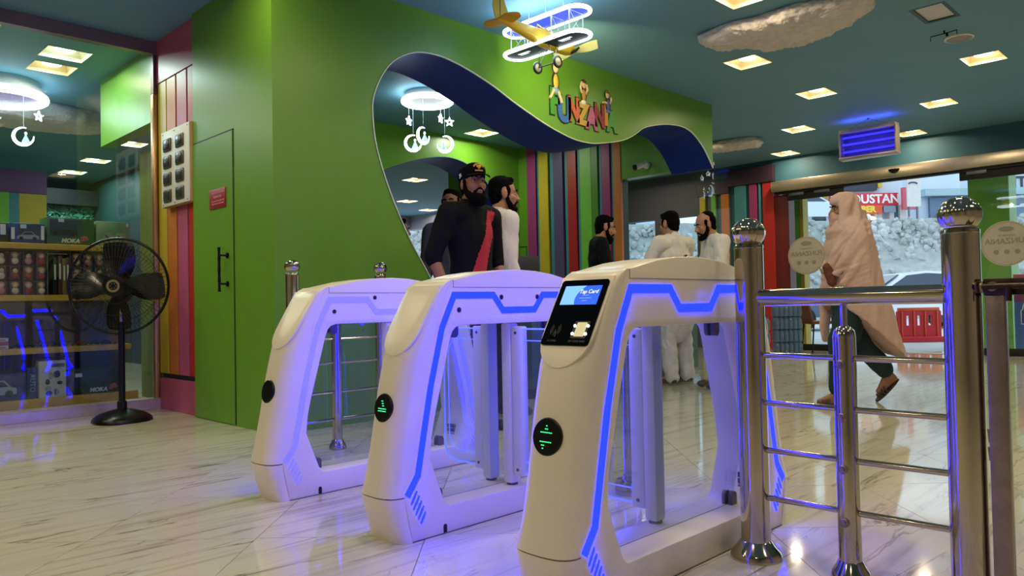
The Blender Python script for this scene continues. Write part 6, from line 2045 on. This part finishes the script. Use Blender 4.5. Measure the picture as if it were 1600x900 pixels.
# poster on a stand outside right
ps = thing('play_zone_poster', 'blue and pink poster board behind the right glass door', 'poster', (12.3, 2.21, -0.02))
m_pb = mat('poster_blue', (70, 110, 190), 0.4); m_pp = mat('poster_pink', (215, 85, 110), 0.4); m_pu = mat('poster_purple', (135, 50, 120), 0.4)
b = MB(); b.box((0, -0.45, 0.08), (0.04, 0.30, 1.10)); b.build('board', m_pb, ps, 0)
b = MB(); b.box((-0.004, -0.45, 0.72), (0.0, 0.30, 0.90)); b.build('purple_band', m_pu, ps, 0)
b = MB(); b.box((-0.004, -0.45, 0.9), (0.0, 0.30, 1.10)); b.build('pink_band', m_pp, ps, 0)
q = [(0.22, 0.42), (0.22, 0.60)] + [(0.05 + 0.15 * math.cos(PI * k / 10), 0.62 + 0.16 * math.sin(PI * k / 10)) for k in range(11)] + [(-0.12, 0.42)]
b = MB(); b.yz(q, -0.008, -0.004); e_ = b.build('emblem', mat('poster_deepblue', (45, 70, 150), 0.4), ps, 0)
b = MB(); b.tube([(-0.008, p[0], p[1]) for p in q], 0.008, 6, closed=True); b.build('emblem_border', m_prw, e_)
text('lettering', 'IYAM', 0.11, m_prw, frame((-0.010, 0.06, 0.56), (0, -1, 0), (0, 0, 1)), ps, 0.002, 0.002)
text('lettering', 'ZO', 0.11, m_prw, frame((-0.010, 0.03, 0.47), (0, -1, 0), (0, 0, 1)), ps, 0.002, 0.002)
b = MB(); b.tube([(-0.010, 0.12, 0.70), (-0.010, 0.03, 0.74), (-0.010, -0.02, 0.67)], 0.014, 6); b.build('logo_mark', mat('poster_lime', (170, 200, 60), 0.4), e_)
# road barrier
m_rb = mat('barrier_red', (205, 30, 45), 0.45); m_ro = mat('barrier_orange', (225, 95, 50), 0.45)
rb = thing('road_barrier', 'red and orange plastic road barrier outside the open door', 'barrier', (15.0, 4.55, -0.02), math.atan2(-0.55, 0.55) - PI / 2)
hl = 0.40
slots = [[(s0 - 0.03, 0.30), (s0 + 0.03, 0.30), (s0 + 0.03, 0.48), (s0 - 0.03, 0.48)] for s0 in (-0.20, 0.0, 0.20)]
b = MB(); b.yz([(-hl, 0.0), (hl, 0.0), (hl, 0.55), (hl - 0.05, 0.60), (-hl + 0.05, 0.60), (-hl, 0.55)], -0.03, 0.03, slots)
b.rbox((-0.16, -hl, 0.0), (0.16, hl, 0.10), 0.01)
b.build('body', m_rb, rb, 0, bevel=0.012)
b = MB(); b.rbox((-0.045, -hl + 0.03, 0.565), (0.045, hl - 0.03, 0.625), 0.015)
for y in (-0.32, -0.1, 0.1, 0.32):
    b.rbox((-0.05, y - 0.012, 0.06), (0.05, y + 0.012, 0.56), 0.006)
b.build('ribs', m_ro, rb)
# cars
def car(label, x, y, z, rz, col, L=4.2, name='car', group=None):
    t = thing(name, label, 'car', (x, y, z), rz, group)
    m = mat('car_paint_%d_%d_%d' % col, col, 0.25, coat=0.6, var=0.02)
    k = L / 4.2
    prof = [(-2.1, 0.35), (-2.08, 0.75), (-1.95, 0.92), (-1.25, 1.0), (1.15, 0.98), (1.95, 0.80), (2.1, 0.6), (2.1, 0.35)]
    b = MB()
    rings = []
    for yy, s in ((-0.84, 0.96), (-0.80, 1.0), (0.80, 1.0), (0.84, 0.96)):
        rings.append([(p[0] * k * s, yy, 0.35 + (p[1] - 0.35) * s) for p in prof])
    b.rings(rings); b.build('body', m, t, 30)
    cab = [(-1.5, 0.98), (-1.05, 1.42), (-0.2, 1.48), (0.35, 1.42), (1.05, 0.97)]
    b = MB(); b.rings([[(p[0] * k, yy * (1 - 0.16 * (p[1] - 0.98) / 0.5), p[1]) for p in cab] for yy in (-0.80, 0.80)]); b.build('cabin', m, t, 30)
    gw = [(-1.33, 1.02), (-0.98, 1.37), (-0.2, 1.42), (0.30, 1.37), (0.86, 1.02)]
    b = MB()
    for s in (-1, 1):
        b.rings([[(p[0] * k, s * (yy * (1 - 0.16 * (p[1] - 0.98) / 0.5)), p[1]) for p in gw] for yy in (0.79, 0.815)])
    b.rings([[(1.02 * k, -0.66, 1.02), (0.42 * k, -0.56, 1.39), (0.42 * k, 0.56, 1.39), (1.02 * k, 0.66, 1.02)], [(1.06 * k, -0.66, 1.03), (0.46 * k, -0.56, 1.40), (0.46 * k, 0.56, 1.40), (1.06 * k, 0.66, 1.03)]])
    b.build('windows', mat('car_glass', (60, 75, 92), 0.08), t, 20)
    for xx in (-1.3, 1.3):
        for s in (-1, 1):
            Mw = Matrix.Translation((xx * k, s * 0.76, 0.31)) @ Matrix.Rotation(PI / 2, 4, 'X')
            b = MB(); b.lathe([(0.2, -0.1), (0.31, -0.09), (0.31, 0.09), (0.2, 0.1)], 20, Mw); w = b.build('wheel', m_matblack, t)
            b = MB(); b.lathe([(0.2, -0.105), (0.2, 0.105)], 16, Mw); b.build('rim', m_grey, w)
    b = MB()
    for s in (-1, 1):
        b.ell((2.03 * k, s * 0.6, 0.72), (0.08, 0.16, 0.07), seg=10, rg=6)
    b.build('headlights', m_prw, t)
    return t
dwn = -0.02
car('white saloon car parked behind the road barrier', 21.46, 6.82, dwn, -PI / 4 + PI, (225, 235, 245))
car('dark blue car parked outside, left behind the left glass door', 18.5, 9.8, dwn, -PI / 4, (55, 80, 105), 3.9)
UP = 4.05
car('white estate car up on the upper road left of the veiled woman', 33.2, 14.9, UP, -PI / 4 + 0.1, (220, 232, 245), 4.4)
car('silver car up on the upper road right of the shop signs', 46.5, 12.2, UP, -PI / 4 + PI, (190, 210, 230), 4.2)
# pedestal for upper road + rubble slope
lat = lambda d, l: ((d + l) * 0.7071, (d - l) * 0.7071)     # depth / sideways -> x, y
b = MB()
q = [lat(31.5, -14), lat(31.5, 30), lat(60, 40), lat(60, -14)]
b.xy(q, -0.3, UP - 0.02); struct(b.build('upper_road', mat('upper_road_concrete', (185, 195, 200), 0.8, var=0.08, scale=0.7), smooth=0))
b = MB()
n = 60
rings = []
for j, (d, z) in enumerate(((28.5, -0.05), (29.0, 0.6), (29.4, 1.3), (29.7, 1.85), (30.0, 1.95), (30.6, 2.2), (31.0, 3.2), (31.4, 4.0), (31.9, 4.06))):
    row = []
    for i in range(n + 1):
        l = -12 + 40 * i / n
        dd = d + 0.12 * mnoise.noise(Vector((l * 0.9, j * 1.3, 0)))
        zz = z + 0.10 * mnoise.noise(Vector((l * 0.8, j * 2.1, 5))) if 0 < j else z
        x, y = lat(dd, l); row.append((x, y, zz))
    rings.append(row)
b.rings(rings, close=False, cap=False)
rs = b.build('rubble_slope', mat('rubble_earth', (165, 172, 170), 0.9, var=0.15, scale=3, bump=0.6, bscale=8), None, 50, origin=True)
tag(rs, 'grey rubble retaining slope below the upper road outside', 'retaining wall')
random.seed(8)
b = MB()
for k in range(1900):
    l = random.uniform(-9, 26)
    if random.random() < 0.55:
        d0, z0 = 30.75 + random.uniform(-0.05, 0.55), None
        z0 = 2.35 + (d0 - 30.7) / 0.6 * 1.65 + random.uniform(-0.1, 0.1); s = random.uniform(0.09, 0.22)
    else:
        d0 = random.uniform(28.6, 29.7); z0 = (d0 - 28.5) / 1.2 * 1.85; s = random.uniform(0.07, 0.19)
    x, y = lat(d0, l)
    Mr = Euler((random.uniform(0, 3), random.uniform(0, 3), random.uniform(0, 3))).to_matrix()
    t = bmesh.new(); bmesh.ops.create_icosphere(t, subdivisions=1, radius=1)
    for v in t.verts:
        v.co = Mr @ Vector((v.co.x * s * random.uniform(0.8, 1.3), v.co.y * s * random.uniform(0.7, 1.2), v.co.z * s * random.uniform(0.5, 1.0)))
    b.merge(t, Matrix.Translation((x, y, z0)))
me = b.mesh('rubble_stones'); me.transform(Matrix.Translation(-rs.location))
st = finish('rubble_stones', me, mat('rubble_stone', (175, 182, 180), 0.85, var=0.35, scale=1.3, bump=0.3, bscale=20), rs, 0)
st['kind'] = 'stuff'
# shops along the upper road
def face_box(t, nm, l0, l1, d0, d1, z0, z1, m, base):
    b = MB(); c = [lat(d0, l0), lat(d0, l1), lat(d1, l1), lat(d1, l0)]
    b.xy([(p[0] - base[0], p[1] - base[1]) for p in c], z0 - base[2], z1 - base[2]); return b.build(nm, m, t, 0)
def px2l(px, d): return (px - 800) / 1187.65 * d
DB = 42
def L_(px): return px2l(px, DB)
bx = lat(DB, L_(1330))
base = (bx[0], bx[1], UP)
m_facade = mat('facade_pale', (205, 218, 230), 0.7, var=0.05, scale=0.6)
sh = thing('shop_building', 'pale shop building with a red sign on the upper road', 'building', base)
face_box(sh, 'facade', L_(1225), L_(1420), DB + 0.3, DB + 4, UP, 9.5, m_facade, base)
m_dk = mat('shop_dark', (45, 55, 70), 0.4)
face_box(sh, 'dark_window', L_(1232), L_(1284), DB, DB + 0.29, 6.9, 7.6, m_dk, base)
face_box(sh, 'dark_window', L_(1306), L_(1376), DB, DB + 0.29, 6.75, 7.6, m_dk, base)
face_box(sh, 'yellow_pier', L_(1290), L_(1297), DB - 0.1, DB + 0.29, 6.3, 8.2, m_yellow, base)
face_box(sh, 'yellow_pier', L_(1377), L_(1383), DB - 0.1, DB + 0.29, 6.9, 8.2, m_yellow, base)
face_box(sh, 'shopfront', L_(1320), L_(1368), DB + 0.1, DB + 0.29, UP, 5.6, mat('shopfront_dim', (120, 110, 105), 0.5), base)
for k in range(3):
    c = lat(DB - 0.05, L_(1353 + 7 * k)); b = MB(); b.ell((c[0] - base[0], c[1] - base[1], 5.15 + 0.12 * (k % 2) - UP), (0.16, 0.16, 0.16)); b.build('shop_lamp', mat('shop_lamp', (255, 240, 200), 0.4, emit=(1, 0.9, 0.65), estr=1.3, var=0), sh)
for a, c in ((1372, 1380), (1392, 1399), (1408, 1418)):
    face_box(sh, 'pale_pier', L_(a), L_(c), DB - 0.2, DB + 0.29, UP, 5.9, m_bwhite, base)
face_box(sh, 'door_panel', L_(1399), L_(1408), DB, DB + 0.29, UP, 5.9, mat('shop_teal_door', (85, 115, 130), 0.5), base)
m_sr = mat('sign_red', (215, 45, 60), 0.45); m_srd = mat('sign_rose', (205, 95, 110), 0.45)
face_box(sh, 'sign_board', L_(1296), L_(1402), DB - 0.5, DB - 0.3, 5.85, 6.52, m_sr, base)
face_box(sh, 'sign_board', L_(1403), L_(1426), DB - 0.9, DB - 0.7, 5.55, 6.75, m_srd, base)
face_box(sh, 'sign_strip', L_(1330), L_(1376), DB - 0.55, DB - 0.35, 5.40, 5.84, mat('sign_orange', (225, 90, 50), 0.45), base)
face_box(sh, 'grey_sign', L_(1378), L_(1396), DB - 0.6, DB - 0.4, 5.45, 5.8, mat('sign_grey', (135, 145, 160), 0.5), base)
rx, ry = (0.7071, -0.7071, 0), (0, 0, 1)
def sgn(body, px, z, d, size, m, bold=0.01):
    c = lat(d, px2l(px, d)); text('sign_lettering', body, size, m, frame((c[0] - base[0], c[1] - base[1], z - UP), rx, ry), sh, 0.02, bold)
sgn('HINDUSTAN', 1357, 6.18, DB - 0.52, 0.66, m_prw, 0.02)
sgn('UMBER', 1352, 5.62, DB - 0.58, 0.46, mat('sign_yellow', (250, 205, 70), 0.45), 0.03)
s2b = lat(40, px2l(1430, 40))
base2 = (s2b[0], s2b[1], UP)
s2 = thing('white_signboard', 'square white signboard on posts on the upper road', 'signboard', base2)
def fb2(nm, p0, p1, d0, d1, z0, z1, m): return face_box(s2, nm, px2l(p0, 40), px2l(p1, 40), d0, d1, z0, z1, m, base2)
fb2('board', 1422, 1443, 39.9, 40.0, 5.55, 7.1, m_bwhite)
for p0 in (1425, 1438):
    fb2('leg', p0, p0 + 2, 40.0, 40.1, UP, 5.6, m_grey)
c = lat(39.88, px2l(1431, 40)); b = MB(); b.tube([(c[0] - base2[0] + 0.7071 * 0.22 * math.cos(a), c[1] - base2[1] - 0.7071 * 0.22 * math.cos(a), 6.75 - UP + 0.08 * math.sin(a)) for a in [PI * k / 6 for k in range(7)]], 0.04, 5); b.build('board_mark', m_dk, s2)
s3b = lat(44, px2l(1500, 44)); base3 = (s3b[0], s3b[1], UP)
s3 = thing('white_building', 'pale building with a long shaded shopfront and FI lettering at far right', 'building', base3)
def fb3(nm, p0, p1, d0, d1, z0, z1, m): return face_box(s3, nm, px2l(p0, 44), px2l(p1, 44), d0, d1, z0, z1, m, base3)
fb3('facade', 1446, 1720, 44.3, 48, UP, 10.0, m_facade)
fb3('awning', 1446, 1620, 43.6, 44.29, 6.6, 7.0, mat('awning_grey', (165, 190, 198), 0.6))
fb3('shopfront', 1460, 1560, 44.1, 44.29, 4.6, 6.55, mat('shopfront_blue', (105, 130, 155), 0.4))
fb3('shopfront', 1568, 1640, 44.1, 44.29, 4.6, 6.55, mat('shopfront_blue', (105, 130, 155), 0.4))
c = lat(44.25, px2l(1596, 44)); text('wall_lettering', 'FITNESS', 0.95, mat('lettering_grey', (50, 56, 70), 0.5), frame((c[0] - base3[0] + 1.15 * 0.7071, c[1] - base3[1] - 1.15 * 0.7071, 7.35 - UP), rx, ry), s3, 0.03, 0.02)
fbx = thing('far_block', 'pale far building block seen left through the door glass', 'building', (*lat(46, -2), UP))
bb = (*lat(46, -2), UP)
face_box(fbx, 'facade', -14, 10, 46, 50, UP, 9, m_facade, bb)
for k in range(7):
    face_box(fbx, 'window', -12 + 3 * k, -10.4 + 3 * k, 45.9, 45.99, 5.4, 7.0, m_dk, bb)
# chair and water packs just inside the door
m_cw = mat('chair_brown', (95, 55, 38), 0.45); 
ch = thing('wooden_chair', 'brown chair with thin dark legs by the left glass door', 'chair', (11.15, 4.72, 0), -0.75)
b = MB(); b.rbox((-0.21, -0.21, 0.43), (0.21, 0.21, 0.475), 0.012); b.build('seat', m_cw, ch)
b = MB(); b.rings([[(-0.20, y, 0.47), (-0.17, y, 0.47), (-0.27, y, 0.90), (-0.30, y, 0.90)] for y in (-0.19, 0.19)]); b.build('backrest', mat('chair_back', (110, 70, 60), 0.45), ch, 0, bevel=0.006)
for sx in (-1, 1):
    for sy in (-1, 1):
        b = MB(); b.tube([(sx * 0.17, sy * 0.17, 0.43), (sx * 0.21, sy * 0.19, 0.0)], 0.012, 8); b.build('leg', m_black, ch)
m_wb = glass('water_bottle_plastic', (0.60, 0.74, 0.86), 0.7, haze=0.30, hazecol=(0.30, 0.42, 0.58)); m_cap = mat('bottle_cap', (60, 90, 170), 0.4)
def bottle_profile(s=1.0):
    return [(0.028, 0.0), (0.033, 0.006), (0.033, 0.055), (0.030, 0.06), (0.033, 0.065), (0.033, 0.115), (0.026, 0.145), (0.012, 0.16), (0.012, 0.172)]
bme = MB().lathe(bottle_profile(), 10).mesh('bottle'); bme.materials.append(m_wb); bme.polygons.foreach_set('use_smooth', [True] * len(bme.polygons))
cme = MB().lathe([(0.014, 0.170), (0.014, 0.184)], 8).mesh('bottle_cap'); cme.materials.append(m_cap)
def water_pack(x, y, z, label, nx=6, ny=3):
    t = thing('water_bottle_pack', label, 'water pack', (x, y, z), -PI / 4, 'shrink wrapped water bottle packs by the entrance')
    for i in range(nx):
        for j in range(ny):
            o = D.objects.new('bottle', bme); COL.objects.link(o); o.parent = t; o.location = ((i - (nx - 1) / 2) * 0.067, (j - (ny - 1) / 2) * 0.067, 0)
            c = D.objects.new('bottle_cap', cme); COL.objects.link(c); c.parent = o
    return t
for k in range(4):
    water_pack(10.72, 5.03, 0.0005 + k * 0.1845, 'blue water bottle pack, %s of the tall stack beside the chair' % ('lowest', 'second from the floor', 'third from the floor', 'topmost')[k])
for k in range(3):
    t = water_pack(10.10, 5.15, 0.0005 + k * 0.1845, 'water bottle pack, %s of the short stack behind the nearest gate end' % ('lowest', 'middle', 'topmost')[k], 4, 3)
